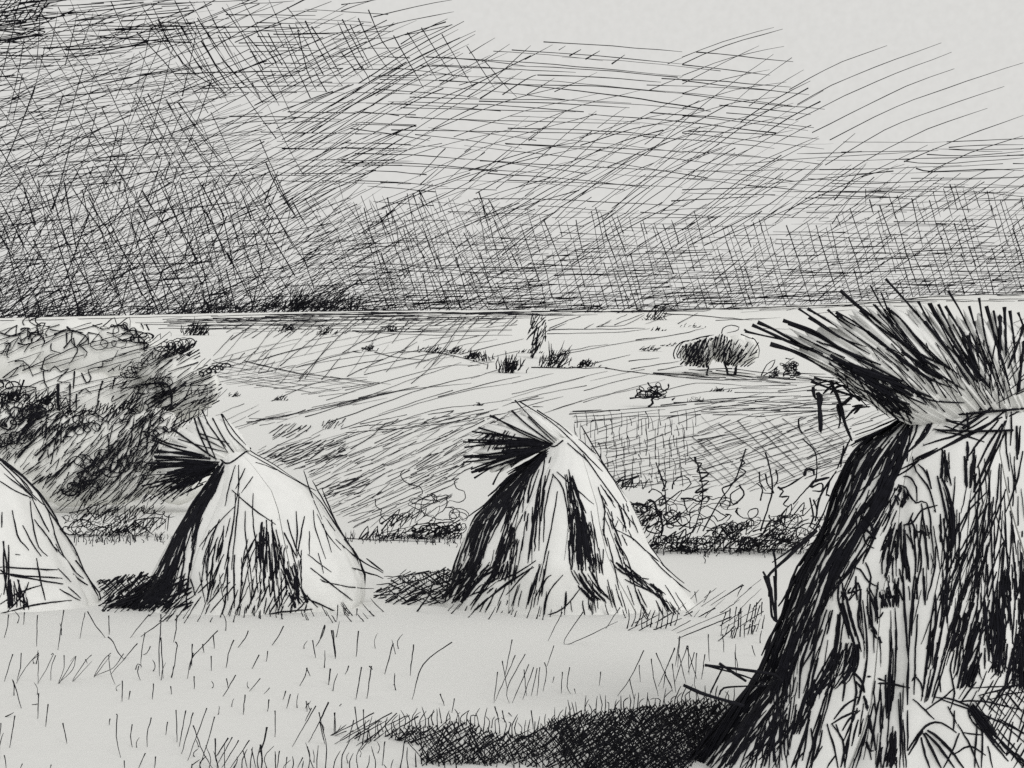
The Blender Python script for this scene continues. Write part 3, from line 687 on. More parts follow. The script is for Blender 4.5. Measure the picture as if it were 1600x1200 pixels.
D.tie.strand(*(lambda P, Y: (P, np.full(len(P), 3.0 * 9.6 / F)))(*Body(D.bvh, 9.6)(smooth([(852, 692), (866, 698), (880, 688)], 6))), 1)
D.rear(160, 2.4); D.done()

# ---------- the stook cut by the left edge
E = Stook('corn_stook', 'corn stook only half in view at the left edge, nearly all pale', 
    [(690, -132, -60), (702, -140, -32), (725, -168, 2), (750, -184, 30), (775, -200, 52), (820, -226, 77), (870, -252, 106), (910, -272, 130), (940, -286, 150), (962, -290, 150)],
    9.6, 6, .8, (-70, 950), .8)
E.shell([(-140, 702), (-100, 708), (-60, 696), (-32, 700)], [(-220, 760), (-235, 700), (-180, 650), (-110, 630), (-55, 655), (-30, 695)], .15)
E.fan(rays((-100, 700), [(-230, 740), (-230, 700), (-180, 650), (-110, 630), (-50, 650)], 90, 3, r0=(0, .3), r1=(.6, 1)))
E.on(between([(-140, 715), (-190, 790), (-250, 900), (-280, 950)], [(-130, 715), (-150, 790), (-170, 900), (-180, 950)], 160, 3.4, (.15, .5)))
E.on(trace('''3: 0,345 90,440 180,530; 0,330 110,430 170,500; 2.6: 95,415 170,510 250,600 310,790 400,920 435,945; 160,510 220,640 310,800; 20,400 110,470 190,540; 0,440 80,490 170,530; 155,520 170,660 200,780 250,830; 65,590 90,720 150,800; 120,670 170,770 215,830; 
 180,640 240,720 300,810; 2.2: 10,600 8,680; 80,820 105,825; 275,775 330,830; 3: 0,885 150,895 300,900; 0,920 160,935 325,945; 0,900 60,930 330,975; 45,770 45,900 40,1050; 20,750 20,900 40,1040; 2.8: 15,750 35,900 20,1030; 190,840 210,950 235,1060; 70,960 100,1050 150,1100; 90,950 120,1040 145,1095; 0,1080 100,1020 215,980; 40,1115 120,1030 150,965; 0,1130 200,1080 375,1060; 2.4: 300,895 370,965; 310,1000 360,1030 420,1060; 355,990 420,1050; 380,920 430,965 480,990; 340,840 400,920''', 0, 620, kk))
E.on(between([(8, 905), (10, 950)], [(38, 905), (42, 950)], 20, 2.4, (.4, .9)))
E.rear(120, 2.4); E.rear(60, 2.4, 1, (1.0, 1.45)); E.done()

# ---------- the big stook close by at the right
K = Stook('corn_stook', 'huge near corn stook at right with spiky fanned ears and hanging dry leaves', 
    [(592, 1476, 1640), (608, 1452, 1656), (628, 1432, 1668), (650, 1420, 1668), (668, 1402, 1676), (690, 1352, 1690), (730, 1326, 1720), (780, 1305, 1750), (840, 1288, 1790), (900, 1250, 1840), (960, 1230, 1880), (1010, 1212, 1915), (1060, 1192, 1945), (1120, 1150, 1990), (1200, 1088, 2050), (1270, 1036, 2100), (1300, 1020, 2110)],
    4.0, 8, .5, (1540, 1245), .55)
t7 = lambda s: trace(s, 1150, 420, 3.529)
t5 = lambda s: trace(s, 1150, 640, 3.5556)
t6 = lambda s: trace(s, 1040, 900, 2.857)
K.shell([(1422, 664), (1480, 664), (1540, 660), (1600, 660), (1660, 660), (1700, 664)], [(1372, 642), (1300, 590), (1216, 530), (1215, 510), (1250, 494), (1300, 480), (1345, 466), (1400, 464), (1460, 470), (1540, 478), (1640, 500), (1740, 540), (1790, 600)], .14, -.06)
K.fan(t7('''7: 575,120 690,220 800,300; 5: 690,225 800,310 1000,460 1200,560; 4: 50,345 160,370 300,400 430,440; 45,335 80,355; 6: 90,310 200,360 330,420 480,480 620,560; 120,295 200,330 300,385 480,470; 8: 190,415 330,460 480,540 600,610; 
 4: 345,220 480,310 600,390 720,430; 5: 395,220 480,270 560,320; 6: 260,285 420,340 560,430 700,510 920,620; 290,300 450,370 620,460 800,530; 3.5: 350,370 430,410 520,460; 4.5: 400,270 560,370 740,470; 4: 505,225 570,280 640,330; 5: 550,240 680,310 820,420 880,470; 4: 555,255 650,310 780,380; 445,400 560,440 700,510;
 9: 520,480 700,560 900,640 1080,710; 10: 600,520 760,580 920,620; 640,550 780,600 900,640; 5: 640,560 800,640 1050,750; 4: 430,600 600,650 720,720; 5: 415,620 520,660 640,700 720,730;
 5: 830,215 920,290 1050,450 1180,560; 4.5: 825,55 920,160 1000,250 1060,310; 3: 740,90 800,200 880,330; 680,230 850,370 1000,450; 800,130 850,250 950,400; 4: 1005,180 1060,280 1180,470; 1060,190 1200,440 1290,560; 5: 1115,195 1230,420 1390,640; 1155,205 1280,420 1340,560; 6: 1040,290 1160,440 1290,640; 1070,190 1150,330 1270,520; 4: 1170,120 1250,260 1390,560; 
 1285,205 1350,420 1440,640; 1340,160 1380,400 1450,610; 6: 1380,205 1440,420 1500,610; 4: 1420,230 1440,330 1470,450; 8: 1455,260 1455,380 1452,500; 6: 1480,210 1485,340 1490,480; 5: 1510,230 1530,380 1540,520; 4: 1555,240 1575,290 1588,330; 6: 1588,310 1550,420 1500,550; 1588,400 1570,550 1550,690; 1575,480 1565,600 1560,680;
 4: 950,480 1100,570 1260,670; 900,500 1050,600 1200,660; 830,440 1000,560 1130,640; 1000,700 1100,730 1260,740; 3: 660,300 780,400 930,480; 600,330 760,440 860,520; 1230,320 1340,480 1400,600; 980,360 1120,500 1250,600; 5: 1200,420 1290,540 1400,660; 880,470 1050,600 1110,690'''))
K.fan(rays((1495, 622), [(1308, 452), (1330, 458), (1350, 466), (1385, 470)], 14, 2, r0=(.15, .5), r1=(.6, 1.0)))
K.fan(rays((1540, 640), [(1440, 478), (1480, 474), (1520, 476), (1580, 486), (1640, 505), (1720, 560)], 16, 2.4, r0=(.05, .4), r1=(.5, 1.0)))
K.fan(between([(1485, 520), (1500, 560), (1525, 595)], [(1515, 520), (1522, 560), (1535, 595)], 50, 4.5, (.3, .8), 0, 1, 1.5))
K.fan(between([(1405, 540), (1440, 560), (1490, 590)], [(1400, 545), (1440, 580), (1478, 600)], 46, 5, (.3, .8), 0, 1, 1.5))
K.fan(between([(1300, 560), (1360, 578), (1430, 615)], [(1305, 566), (1350, 590), (1420, 625)], 50, 5, (.3, .8), 0, 1, 1.5))
K.fan(between([(1298, 556), (1360, 585), (1428, 640)], [(1318, 592), (1350, 612), (1392, 645)], 110, 2.8, (.3, .8), 0, 1, 1.5))
WP = [(1294, 554), (1330, 565), (1428, 640), (1426, 662), (1392, 655), (1345, 630), (1306, 594)]
K.fan(hatch(WP, 40, 5, 50, 3.2, 7) + hatch(WP, 56, 7, 40, 2.8, 8) + hatch([(1360, 590), (1428, 640), (1426, 662), (1390, 652)], 28, 4.5, 40, 3.2, 8))
K.fan(hatch([(1320, 570), (1370, 590), (1430, 640), (1395, 648), (1350, 620)], -128, 6, 40, 3, 8))

K.fan(between([(1428, 648), (1330, 575), (1225, 515)], [(1650, 640), (1660, 570), (1680, 500)], 160, 1.6, (.15, .5), .02, .8, 2, cov=.26, drift=.03))
# the left sheaf, its shaded side put in as dense dark strands
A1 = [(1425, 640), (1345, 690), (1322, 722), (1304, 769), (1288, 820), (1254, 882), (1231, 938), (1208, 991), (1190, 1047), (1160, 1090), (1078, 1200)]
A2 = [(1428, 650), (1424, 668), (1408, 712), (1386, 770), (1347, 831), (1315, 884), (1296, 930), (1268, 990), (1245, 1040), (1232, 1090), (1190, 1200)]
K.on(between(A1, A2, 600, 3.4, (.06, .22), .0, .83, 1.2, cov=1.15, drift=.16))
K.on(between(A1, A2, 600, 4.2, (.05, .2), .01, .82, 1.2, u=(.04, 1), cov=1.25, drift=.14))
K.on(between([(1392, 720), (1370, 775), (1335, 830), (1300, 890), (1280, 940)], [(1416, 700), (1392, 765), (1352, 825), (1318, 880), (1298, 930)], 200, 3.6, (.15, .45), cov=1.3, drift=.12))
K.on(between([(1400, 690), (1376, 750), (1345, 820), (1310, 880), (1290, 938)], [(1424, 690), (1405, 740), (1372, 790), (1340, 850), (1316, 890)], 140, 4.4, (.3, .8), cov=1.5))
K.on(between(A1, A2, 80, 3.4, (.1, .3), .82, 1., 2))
K.on(t5('''3.4: 640,150 560,330; 600,200 580,320; 560,340 470,480 440,620; 520,390 500,480; 470,640 360,740 180,925; 3: 370,730 200,850; 5: 420,680 320,790 190,910'''))
# dark gaps between the sheaves of the front
K.on(between(t5('1: 860,640 770,820 770,960')[0][0], t5('1: 935,620 930,800 930,960')[0][0], 220, 4.0, (.35, .9), cov=1.5, drift=.12))
K.on(between(t5('1: 780,960 790,1060')[0][0] + t6('1: 960,140')[0][0], t6('1: 1050,0 1055,80 1055,140')[0][0], 140, 3.6, (.35, .9), cov=1.5, drift=.12))
K.on(between(t5('1: 1110,370 1140,560 1180,790')[0][0], t5('1: 1150,370 1215,560 1215,760')[0][0], 160, 4.0, (.35, .9), cov=1.5, drift=.12))
K.on(between(t5('1: 1150,180 1150,300 1140,400')[0][0], t5('1: 1180,180 1180,300 1200,420')[0][0], 44, 2.9, (.35, .9), cov=1.5, drift=.12))
K.on(between(t5('1: 1240,180 1250,300 1270,430')[0][0], t5('1: 1340,180 1330,300 1310,440')[0][0], 140, 3.8, (.35, .9), cov=1.5, drift=.12))
K.on(between(t5('1: 1180,560 1190,640 1190,780')[0][0], t5('1: 1250,600 1230,680 1210,780')[0][0], 72, 3.5, (.35, .9), cov=1.5, drift=.12))
K.on(between(t5('1: 880,470 900,520 900,560')[0][0], t5('1: 950,440 950,490 920,540')[0][0], 44, 2.7, (.35, .9), cov=1.5, drift=.12))
K.on(between(t5('1: 960,420 970,500')[0][0], t5('1: 900,410 880,450')[0][0], 10, 2.4, (.35, .9), cov=1.5, drift=.12))
K.on(between(t6('1: 770,60 790,180 850,360')[0][0], t6('1: 800,60 830,180 870,330')[0][0], 100, 3.7, (.35, .9), cov=1.5, drift=.12))
K.on(between(t6('1: 890,130 900,200 960,300')[0][0], t6('1: 910,130 930,210 965,300')[0][0], 48, 3.6, (.35, .9), cov=1.5, drift=.12))
K.on(between(t6('1: 980,150 990,300 985,450 990,640')[0][0], t6('1: 1010,150 1015,300 1010,450 1005,640')[0][0], 120, 3.2, (.35, .9), cov=1.5, drift=.12))
K.on(between(t6('1: 640,430 610,540 560,720')[0][0], t6('1: 740,430 680,540 600,690')[0][0], 220, 3.8, (.35, .9), cov=1.5, drift=.12))
K.on(between(t6('1: 760,300 700,420 640,540')[0][0], t6('1: 870,300 850,420 760,520')[0][0], 240, 3.2, (.35, .9), cov=1.5, drift=.12))
K.on(between(t6('1: 870,520 890,600 910,700')[0][0], t6('1: 890,540 910,620 930,700')[0][0], 44, 3.5, (.35, .9), cov=1.5, drift=.12))
K.on(between(t6('1: 470,420 480,560 480,830')[0][0], t6('1: 500,420 500,560 500,830')[0][0], 100, 2.9, (.35, .9), cov=1.5, drift=.12))
K.on(between(t6('1: 320,730 280,790 230,857')[0][0], t6('1: 370,730 330,800 300,857')[0][0], 72, 3.2, (.35, .9), cov=1.5, drift=.12))
K.on(between(t6('1: 1010,700 990,780 960,857')[0][0], t6('1: 1030,680 1030,760 1025,857')[0][0], 80, 3.2, (.35, .9), cov=1.5, drift=.12))
K.on(between(t6('1: 1310,110 1270,230 1250,340')[0][0], t6('1: 1350,90 1360,220 1290,330')[0][0], 140, 3.8, (.35, .9), cov=1.5, drift=.12))
K.on(between(t6('1: 1380,200 1340,320 1300,500')[0][0], t6('1: 1450,240 1420,350 1360,500')[0][0], 160, 3.5, (.35, .9), cov=1.5, drift=.12))
K.on(between(t6('1: 1480,60 1470,250 1440,440')[0][0], t6('1: 1530,60 1520,250 1500,440')[0][0], 92, 3.2, (.35, .9), cov=1.5, drift=.12))
K.on(between(t6('1: 1560,170 1550,300 1530,500')[0][0], t6('1: 1660,170 1660,300 1650,500')[0][0], 160, 4.0, (.35, .9), cov=1.5, drift=.12))
K.on(between(t5('1: 1490,880 1480,960 1470,1060')[0][0], t5('1: 1510,880 1520,960 1520,1060')[0][0], 48, 3.2, (.35, .9), cov=1.5, drift=.12))
K.on(between(t5('1: 1575,840 1580,960 1560,1060')[0][0], t5('1: 1640,840 1650,960 1650,1060')[0][0], 80, 3.7, (.35, .9), cov=1.5, drift=.12))
K.on(hatch(t6('1: 1300,520 1450,420 1640,400 1640,857 1560,857 1440,720 1340,600')[0][0], -62, 9, 60, 2.4, 9))
K.on(hatch(t6('1: 1360,560 1640,430 1640,760 1560,800 1440,720')[0][0], 48, 11, 50, 2.2, 9))
K.on(hatch(t6('1: 1320,510 1500,430 1640,400 1640,520 1450,560')[0][0], -15, 12, 60, 2.2, 9))
K.on(between(t6('1: 1330,560 1460,740 1560,857')[0][0], t6('1: 1400,600 1500,720 1640,857')[0][0], 40, 4, (.2, .6)))
# single straws, leaves and outlines
K.on(t5('''5: 1115,0 1060,130 940,250; 1100,30 1000,190 850,380; 3.4: 1010,0 1000,120 950,230; 970,10 960,120 930,220; 3: 1080,40 1040,190; 1125,60 1250,70 ; 1120,40 1130,80 1250,120; 4: 1480,40 1300,130 1100,240 900,340; 1400,40 1250,130 1040,200; 1500,0 1380,100 1180,200 990,280; 3.2: 1095,110 1300,120 1540,118; 1130,120 1250,140 1380,180; 
 1120,215 1000,270 930,300; 1040,265 960,330 880,380; 4: 1500,120 1440,240 1370,400 1300,520; 1480,80 1400,200 1340,320; 1460,60 1350,180 1290,260; 6: 1500,60 1420,240 1320,460; 3: 1530,10 1530,110 1525,200; 1500,10 1500,200 1520,340; 5: 1560,90 1560,180 1562,275; 3: 1580,90 1570,250; 1595,230 1560,400 1500,570; 
 1465,265 1455,450 1440,600; 1500,440 1440,600 1380,740; 1420,510 1400,640 1370,760; 1380,550 1300,690 1220,830; 1440,560 1380,700 1320,900; 1300,500 1280,600 1240,700; 1340,660 1260,800 1180,960; 1390,460 1280,580 1200,740; 1480,740 1420,900 1380,1060; 1530,560 1530,700 1520,860; 1500,690 1510,860 1520,1040; 1540,760 1545,900; 
 3.2: 980,260 1000,340 1060,420 1090,490 1110,570; 1010,300 1060,360 1085,440; 930,370 970,380 1000,430 1005,510; 900,420 940,430 960,470 1000,520 1030,510 1060,520; 1030,520 1040,600 1060,700 1080,680; 1060,520 1080,600 1085,700; 1060,640 1075,720; 985,570 960,630 935,640; 930,640 980,630 1030,560 1120,530; 
 4: 970,600 1000,690 990,720; 945,690 985,760 1000,860 990,940; 5: 1010,680 1045,690 1060,790 1068,885; 4: 1020,670 1060,690; 3.2: 940,780 960,880 970,960; 1020,740 1030,850 1000,1000; 1130,640 1150,760 1180,860; 1100,560 1110,570; 1085,440 1060,330; 6: 690,590 740,620 770,700; 700,640 750,690 780,720; 3: 700,600 720,740 770,770; 740,700 690,790 600,920; 
 690,780 640,870 540,990; 5: 730,770 650,880 500,1060; 3: 860,500 850,600 820,680; 890,560 860,640; 830,500 800,570 700,690; 780,590 800,560; 3.4: 640,880 690,890 740,960 780,980; 720,850 750,930 740,990 780,1060; 640,990 620,1020 700,1000; 670,960 670,1060; 590,960 600,1060; 3: 960,980 965,1060; 1040,880 1045,1060; 1110,760 1100,900 1060,1060; 1240,760 1180,900 1120,1060; 1300,760 1240,900 1180,1060; 1340,800 1290,930 1250,1060; 1260,860 1220,960 1200,1060; 1400,760 1340,940 1310,1060; 1450,900 1420,980 1400,1060''', ), ww=1.0)
K.on(t6('''5: 1060,0 1070,180 1085,380; 4: 1110,0 1095,200 1085,360; 1085,380 1080,480 1080,575; 4: 1155,0 1155,60 1160,130; 3: 1125,170 1115,350 1110,530; 1200,100 1180,250 1150,500; 1240,60 1200,260 1190,400; 1270,40 1240,200 1210,380; 1220,160 1170,380 1150,520; 1300,0 1270,120 1230,220; 1360,0 1320,110; 1250,340 1220,440 1190,540; 1220,430 1230,520; 1290,330 1270,420 1290,520 1270,600;
 4: 850,0 850,60; 830,70 860,30 870,70; 900,60 930,130 950,190 970,160; 930,100 950,150; 780,0 770,100 800,200 820,280; 720,150 680,270 640,360; 745,150 720,260; 700,240 650,340 600,420; 650,150 600,250 540,380; 690,60 640,200 600,280; 770,170 760,300; 820,110 870,60 860,200 890,300; 870,120 880,210; 830,420 850,440 880,480 890,520; 790,430 800,480 790,560; 840,430 850,520 830,660; 900,450 930,450 980,470; 930,480 1000,480 1090,500; 850,470 890,520; 3: 930,520 940,630; 960,500 970,680; 1040,550 1050,720 1045,857; 1080,600 1080,780; 1060,640 1075,857; 1110,440 1140,480 1150,540; 1100,470 1120,440; 1105,550 1160,600 1200,640; 1160,600 1230,550 1290,500; 
 3.4: 750,640 800,580 860,540; 740,660 810,620 860,600; 790,690 820,640 870,600; 720,660 750,760 770,857; 740,660 790,730 800,857; 650,680 660,760 640,790; 640,640 600,760 560,857; 620,620 590,690; 700,690 680,780 640,857; 760,660 780,720 ; 830,660 810,780 800,857; 860,640 830,760; 890,700 870,800 850,857; 890,740 910,780 930,780; 900,740 920,820; 930,700 935,780; 960,740 940,857; 3: 620,780 560,857; 700,760 640,857; 760,800 720,857;
 3.6: 1080,780 1140,690 1180,660 1230,655 1300,700; 1085,800 1130,720 1150,690; 5: 1160,700 1220,760 1290,857; 1150,700 1200,800 1230,857; 1170,690 1250,750 1330,857; 4: 1140,720 1160,800 1180,857; 1230,740 1290,800; 3: 1310,700 1290,760 1240,857; 1290,600 1285,690; 1305,660 1360,760 1400,857; 1260,580 1300,660; 1330,700 1420,710; 1280,800 1360,760 1430,800; 1390,640 1385,750 1380,857; 1410,640 1415,750 1410,857; 1440,760 1460,857; 1350,600 1370,650 1420,700; 1200,540 1310,560 1450,640; 1230,550 1420,620 1600,700; 1300,560 1420,560 1600,600; 
 3: 100,857 200,740 330,610 440,500; 130,857 250,740 400,600 470,490; 170,857 300,720 430,580; 200,857 340,720 450,600; 60,857 180,740 300,620; 400,857 420,740 460,620; 430,810 450,640; 380,857 400,760 440,640; 330,857 380,740 410,690; 460,620 470,740 460,857; 520,560 510,700 520,820; 540,640 530,760 545,857; 560,540 545,700 550,800; 580,450 560,540'''))
K.on(between([(1440, 800), (1425, 900), (1410, 1010)], [(1640, 800), (1640, 900), (1640, 1010)], 40, 2.4, (.2, .6), 0, 1, 2, cov=.3))
K.on(between([(1548, 900), (1545, 980), (1540, 1050)], [(1640, 900), (1640, 980), (1640, 1050)], 90, 3.4, (.2, .6), 0, 1, 2, cov=1.25, drift=.15))
K.on(between([(1500, 930), (1490, 990), (1480, 1060)], [(1545, 930), (1540, 990), (1535, 1060)], 60, 2.8, (.2, .6), 0, 1, 2, cov=.7, drift=.15))
# thin straws all over the pale sheaves
K.on(between(t5('1: 1180,260 1160,560 1120,860 1060,1060')[0][0], t5('1: 1600,120 1600,560 1600,860 1600,1060')[0][0], 60, 2.0, (.15, .5), .1, 1, 3, cov=.35))
K.on(between(t5('1: 1380,460 1260,800 1130,1060')[0][0], t5('1: 1440,460 1380,800 1300,1060')[0][0], 40, 2.4, (.2, .6), .0, 1, 2, cov=.5))
K.on(between(t6('1: 1200,0 1180,300 1140,560')[0][0], t6('1: 1400,0 1290,300 1200,560')[0][0], 50, 2.4, (.2, .6), .0, 1, 2, cov=.6))
K.on(between(t6('1: 590,160 500,420 470,857')[0][0], t6('1: 800,160 760,420 640,857')[0][0], 90, 2.8, (.15, .5), .0, 1, 3, cov=.6))
K.on(between(t6('1: 850,60 880,420 760,857')[0][0], t6('1: 1060,60 1060,420 1060,857')[0][0], 80, 2.4, (.15, .45), .0, 1, 3, cov=.4))
K.on(between(t6('1: 470,480 300,660 100,857')[0][0], t6('1: 620,560 560,720 450,857')[0][0], 60, 2.6, (.3, .8), .0, 1, 3, cov=.6))
K.on(between(t6('1: 430,470 260,660 70,857')[0][0], t6('1: 480,520 330,680 180,857')[0][0], 40, 2.6, (.3, .9), .0, 1, 3, cov=.8))
K.on(between(t5('1: 860,420 700,700 520,1060')[0][0], t5('1: 940,420 800,700 660,1060')[0][0], 50, 2.6, (.15, .5), .0, 1, 2, cov=.6))
K.on(between(t5('1: 930,640 950,860 950,1060')[0][0], t5('1: 1110,640 1140,860 1120,1060')[0][0], 24, 2.2, (.2, .6), .0, 1, 2, cov=.3))
# straws of the tie, slack and doubled
for s_ in t7('3.4: 1105,735 1260,735 1340,740; 1120,800 1260,800 1588,770; 1110,730 1300,760 1440,690 1588,660; 1340,780 1440,700 1588,700; 1260,590 1420,595 1588,605; 1280,600 1420,615 1560,612; 4: 1310,770 1450,720 1588,700; 1250,880 1400,770 1450,690; 3: 1270,740 1280,880; 1330,740 1440,690; 1120,740 1160,830 1290,870; 1085,890 1300,895 1530,890'):
    P, Yv = Body(K.bvh, 4.0, lift=4)(smooth(s_[0], 10)); K.tie.strand(P, np.full(len(P), s_[1] * 1.1 * 4 / F), 1)
K.on(hatch(t7('1: 1110,760 1450,700 1588,680 1588,800 1400,830 1200,900')[0][0], -33, 12, 60, 2.8, 9))
K.rear(320, 3.2); K.rear(220, 3.4, 1, (1.66, 2.04))
K.fan(rays((1680, 655), [(1640, 505), (1700, 520), (1760, 560), (1788, 600)], 70, 3.2, r0=(.05, .4), r1=(.6, 1.0)))
# drooping leaves and bent stalks that stand clear of the sheaves
for i_, s_ in enumerate(t7('7: 450,690 460,760 465,830 465,900 475,850; 8: 440,690 465,700 460,780; 5: 420,680 425,650 430,700 445,720; 3: 365,910 350,880 345,830 370,820; 4: 480,690 520,650 560,620; 520,690 560,650 640,640; 6: 520,625 530,640 570,730 600,850 640,950; 5: 700,715 650,700 600,740 570,750 560,760 575,830 565,880; 4: 590,740 640,700; 4: 600,830 660,770 740,760; 650,800 690,760; 640,760 700,750; 3: 430,650 460,630 540,615; 500,640 580,625')):
    lv = Mesh(); q = smooth(s_[0], 8); Yv = 3.88 + .012 * i_ + 0 * q[:, 0]
    lv.strand(np.stack([(q[:, 0] - 800) / F * Yv, Yv, CZ - (q[:, 1] - 600) / F * Yv], 1), widths(len(q), s_[1], 'lens') * 3.9 / F, 0)
    lv.build('drooping_leaf', [INK], K.root)
for i_, s_ in enumerate(t5('5: 450,670 430,690 300,810 180,925 195,1000 200,1066; 4: 150,900 180,960 185,1040; 205,780 220,860 222,1060; 3: 410,490 430,600 410,650 450,670; 430,500 450,560 440,620; 500,470 520,480') + t6('4: 440,0 465,80 475,180 500,205; 460,10 475,90 490,190; 485,0 490,100 495,200; 5: 175,398 320,415 480,440 520,470; 240,390 360,470; 6: 80,487 130,510 180,530 350,580; 3: 180,400 330,440 440,480; 240,530 260,500 360,492 450,490; 200,520 260,400')):
    sk = Mesh(); q = smooth(s_[0], 8); Yv = 3.66 + .01 * i_ + 0 * q[:, 0]
    sk.strand(np.stack([(q[:, 0] - 800) / F * Yv, Yv, CZ - (q[:, 1] - 600) / F * Yv], 1), widths(len(q), s_[1], 'even') * 3.72 / F, 0)
    sk.build('bent_stalk', [INK], K.root)
K.done()

# ------------------------------------------------------------------ trees, bushes and weeds
def blob_mesh(mesh, blobs, Y, deep=.8, mat=0):
    """pale lumpy leaf masses; blobs are (cx, cy, rx, ry[, dY]) in photograph pixels at distance Y"""
    import bmesh
    allv, allf = [], []
    for b in blobs:
        cx, cy, rx, ry = b[:4]; Yb = Y + (b[4] if len(b) > 4 else 0)
        bm = bmesh.new(); bmesh.ops.create_icosphere(bm, subdivisions=3, radius=1)
        k = Yb / F; p1, p2, p3 = U(0, 6), U(0, 6), U(0, 6)
        vs = []
        for v in bm.verts:
            q = v.co; s_ = 1 + .07 * math.sin(5 * q.x + p1) * math.sin(5 * q.y + p2) + .05 * math.sin(9 * q.z + p3 + 4 * q.x) + .03 * math.sin(17 * q.x + 13 * q.z)
            vs.append(((cx - 800) * k + q.x * rx * k * s_, Yb + q.y * deep * (rx + ry) / 2 * k * s_, CZ - (cy - 600) * k + q.z * ry * k * s_))
        fs = [[v.index for v in f.verts] for f in bm.faces]; bm.free()
        mesh.add(vs, fs, mat)
        o = len(allv); allv += [Vector(q) for q in vs]; allf += [[i + o for i in f] for f in fs]
    return BVHTree.FromPolygons(allv, allf)

def leafy(name, label, cat, base, Y, strokes, blobs=None, group=None, dep=.15, trunk=None, part='foliage', ww=1.0, deep=.8, extra=None):
    r = thing(name, label, cat, at(base[0], base[1], Y), group)
    f = Mesh()
    if blobs:
        bv = blob_mesh(f, blobs, Y, deep)
        put(f, Body(bv, Y, lift=9 if Y > 100 else 3), strokes, 'pen', 1, 10.0, .3, ww)
        k = Y / F                                       # the side turned away carries the same strokes of leaf
        for p, w in strokes[::2]:
            q = smooth(p, 14); yy = Y + deep * 30 * k + U(0, dep)
            f.strand(np.stack([(q[:, 0] - 800) * k, 0 * q[:, 0] + yy, CZ - (q[:, 1] - 600) * k], 1), np.full(len(q), w * k), 1)
    else:
        put(f, Plane(Y, dep, dep * .5), strokes, 'pen', 1, 9.0, .3, ww)
    f.build(part, [LEAF, INK], r)
    if extra:
        for nm, st_ in extra:
            e = Mesh(); put(e, Plane(Y, dep * .2), st_, 'even', 0, 8.0, .2); e.build(nm, [INK], r)
    if trunk:
        t = Mesh(); put(t, Plane(Y, 0), trunk, 'even', 0, 8.0, .2); t.build('trunk', [INK], r)
    return r

def curls(n, cx, cy, rx, ry, length, w, tight=.5, size=8., squash=.7):
    if size > 6.5 and size < 10: size *= 1.45; length *= 1.5; n = int(n * .62) + 1; tight *= .8
    return [(scribble(cx, cy, rx, ry, length * U(.6, 1.3), tight, size, squash), w * U(.75, 1.25)) for _ in range(n)]
def tuft(n, cx, cy, rx, h, w, ang=-62, jit=14):
    """a clump of short strokes standing on a little mound"""
    out = []
    for _ in range(n):
        x = cx + G(0, .42) * rx; y = cy + U(-.25, .1) * h; l = h * U(.5, 1.1) * max(.35, 1 - abs(x - cx) / rx * .6); a = math.radians(G(ang, jit))
        out.append(([(x, y), (x + l * .5 * math.cos(a) + U(-1, 1), y + l * .5 * math.sin(a)), (x + l * math.cos(a), y + l * math.sin(a))], w * U(.7, 1.3)))
    return out
gY = ground_Y
t4 = lambda s: trace(s, 0, 400, 4.0)
t5b = lambda s: trace(s, 400, 400, 4.0)
t6b = lambda s: trace(s, 800, 400, 4.0)

# ---- trees far off on the skyline, one by one
sky_trees = [(415, 486, 20, 26), (445, 486, 22, 34), (462, 487, 12, 38), (487, 488, 22, 28), (516, 488, 18, 32), (548, 489, 16, 24), (368, 490, 26, 24), (325, 492, 24, 32), (285, 495, 26, 22), (230, 497, 30, 18), (60, 500, 34, 26), (130, 499, 36, 22)]
names_ = ['low round tree in the skyline clump, third from its right end', 'broad dark tree at the middle of the skyline clump', 'tallest narrow tree of the skyline clump', 'wide bushy tree right of the tallest one on the skyline', 'pointed tree near the right end of the skyline clump', 'small tree standing apart at the right end of the skyline clump',
          'low wide tree left of the skyline clump', 'spiky tree on the skyline above the small dark field bush', 'low tree on the skyline just right of the big pale hedge tree', 'flat dark tree on the skyline over the pale tree crown', 'flat dark tree on the skyline close to the left edge', 'long low dark tree on the skyline between two others at far left']
for (x, y, rx, h), lb in zip(sky_trees, names_):
    leafy('skyline_tree', lb, 'tree', (x, y), 780, tuft(int(9 + h * .4), x, y, rx, h * 1.45, 1.5, -55, 20) + hatch([(x - rx, y), (x + rx, y), (x + rx * .5, y - h * .55), (x - rx * .5, y - h * .5)], -35, 6, 18, 1.5, 14), None, 'trees along the far ridge', 3, trunk=[([(x, y + 1), (x + 1, y - h * .5)], 2.4)])
leafy('skyline_bush', 'dark shaggy bush on the ridge above the pair of trees', 'bush', (1023, 500), gY(1023, 500), hatch([(1008, 500), (1012, 480), (1040, 476), (1042, 490), (1028, 502)], -48, 3.4, 20, 2.2, 8) + tuft(14, 1030, 506, 26, 18, 1.5, -125, 14), None, 'bushes on the ridge', 3, trunk=[([(1023, 500), (1024, 484)], 2.2)])
leafy('skyline_bush', 'low rounded bush on the ridge, between the narrow dark tree and the shaggy bush', 'bush', (932, 489), gY(932, 490), hatch([(912, 489), (922, 477), (945, 476), (952, 488)], -38, 4, 18, 1.9, 10), None, 'bushes on the ridge', 3)
leafy('skyline_bush', 'long flat bush on the ridge right beside the shaggy one', 'bush', (985, 488), gY(985, 489), hatch([(962, 489), (970, 480), (1005, 478), (1008, 488)], -20, 4, 26, 1.9, 8), None, 'bushes on the ridge', 3)

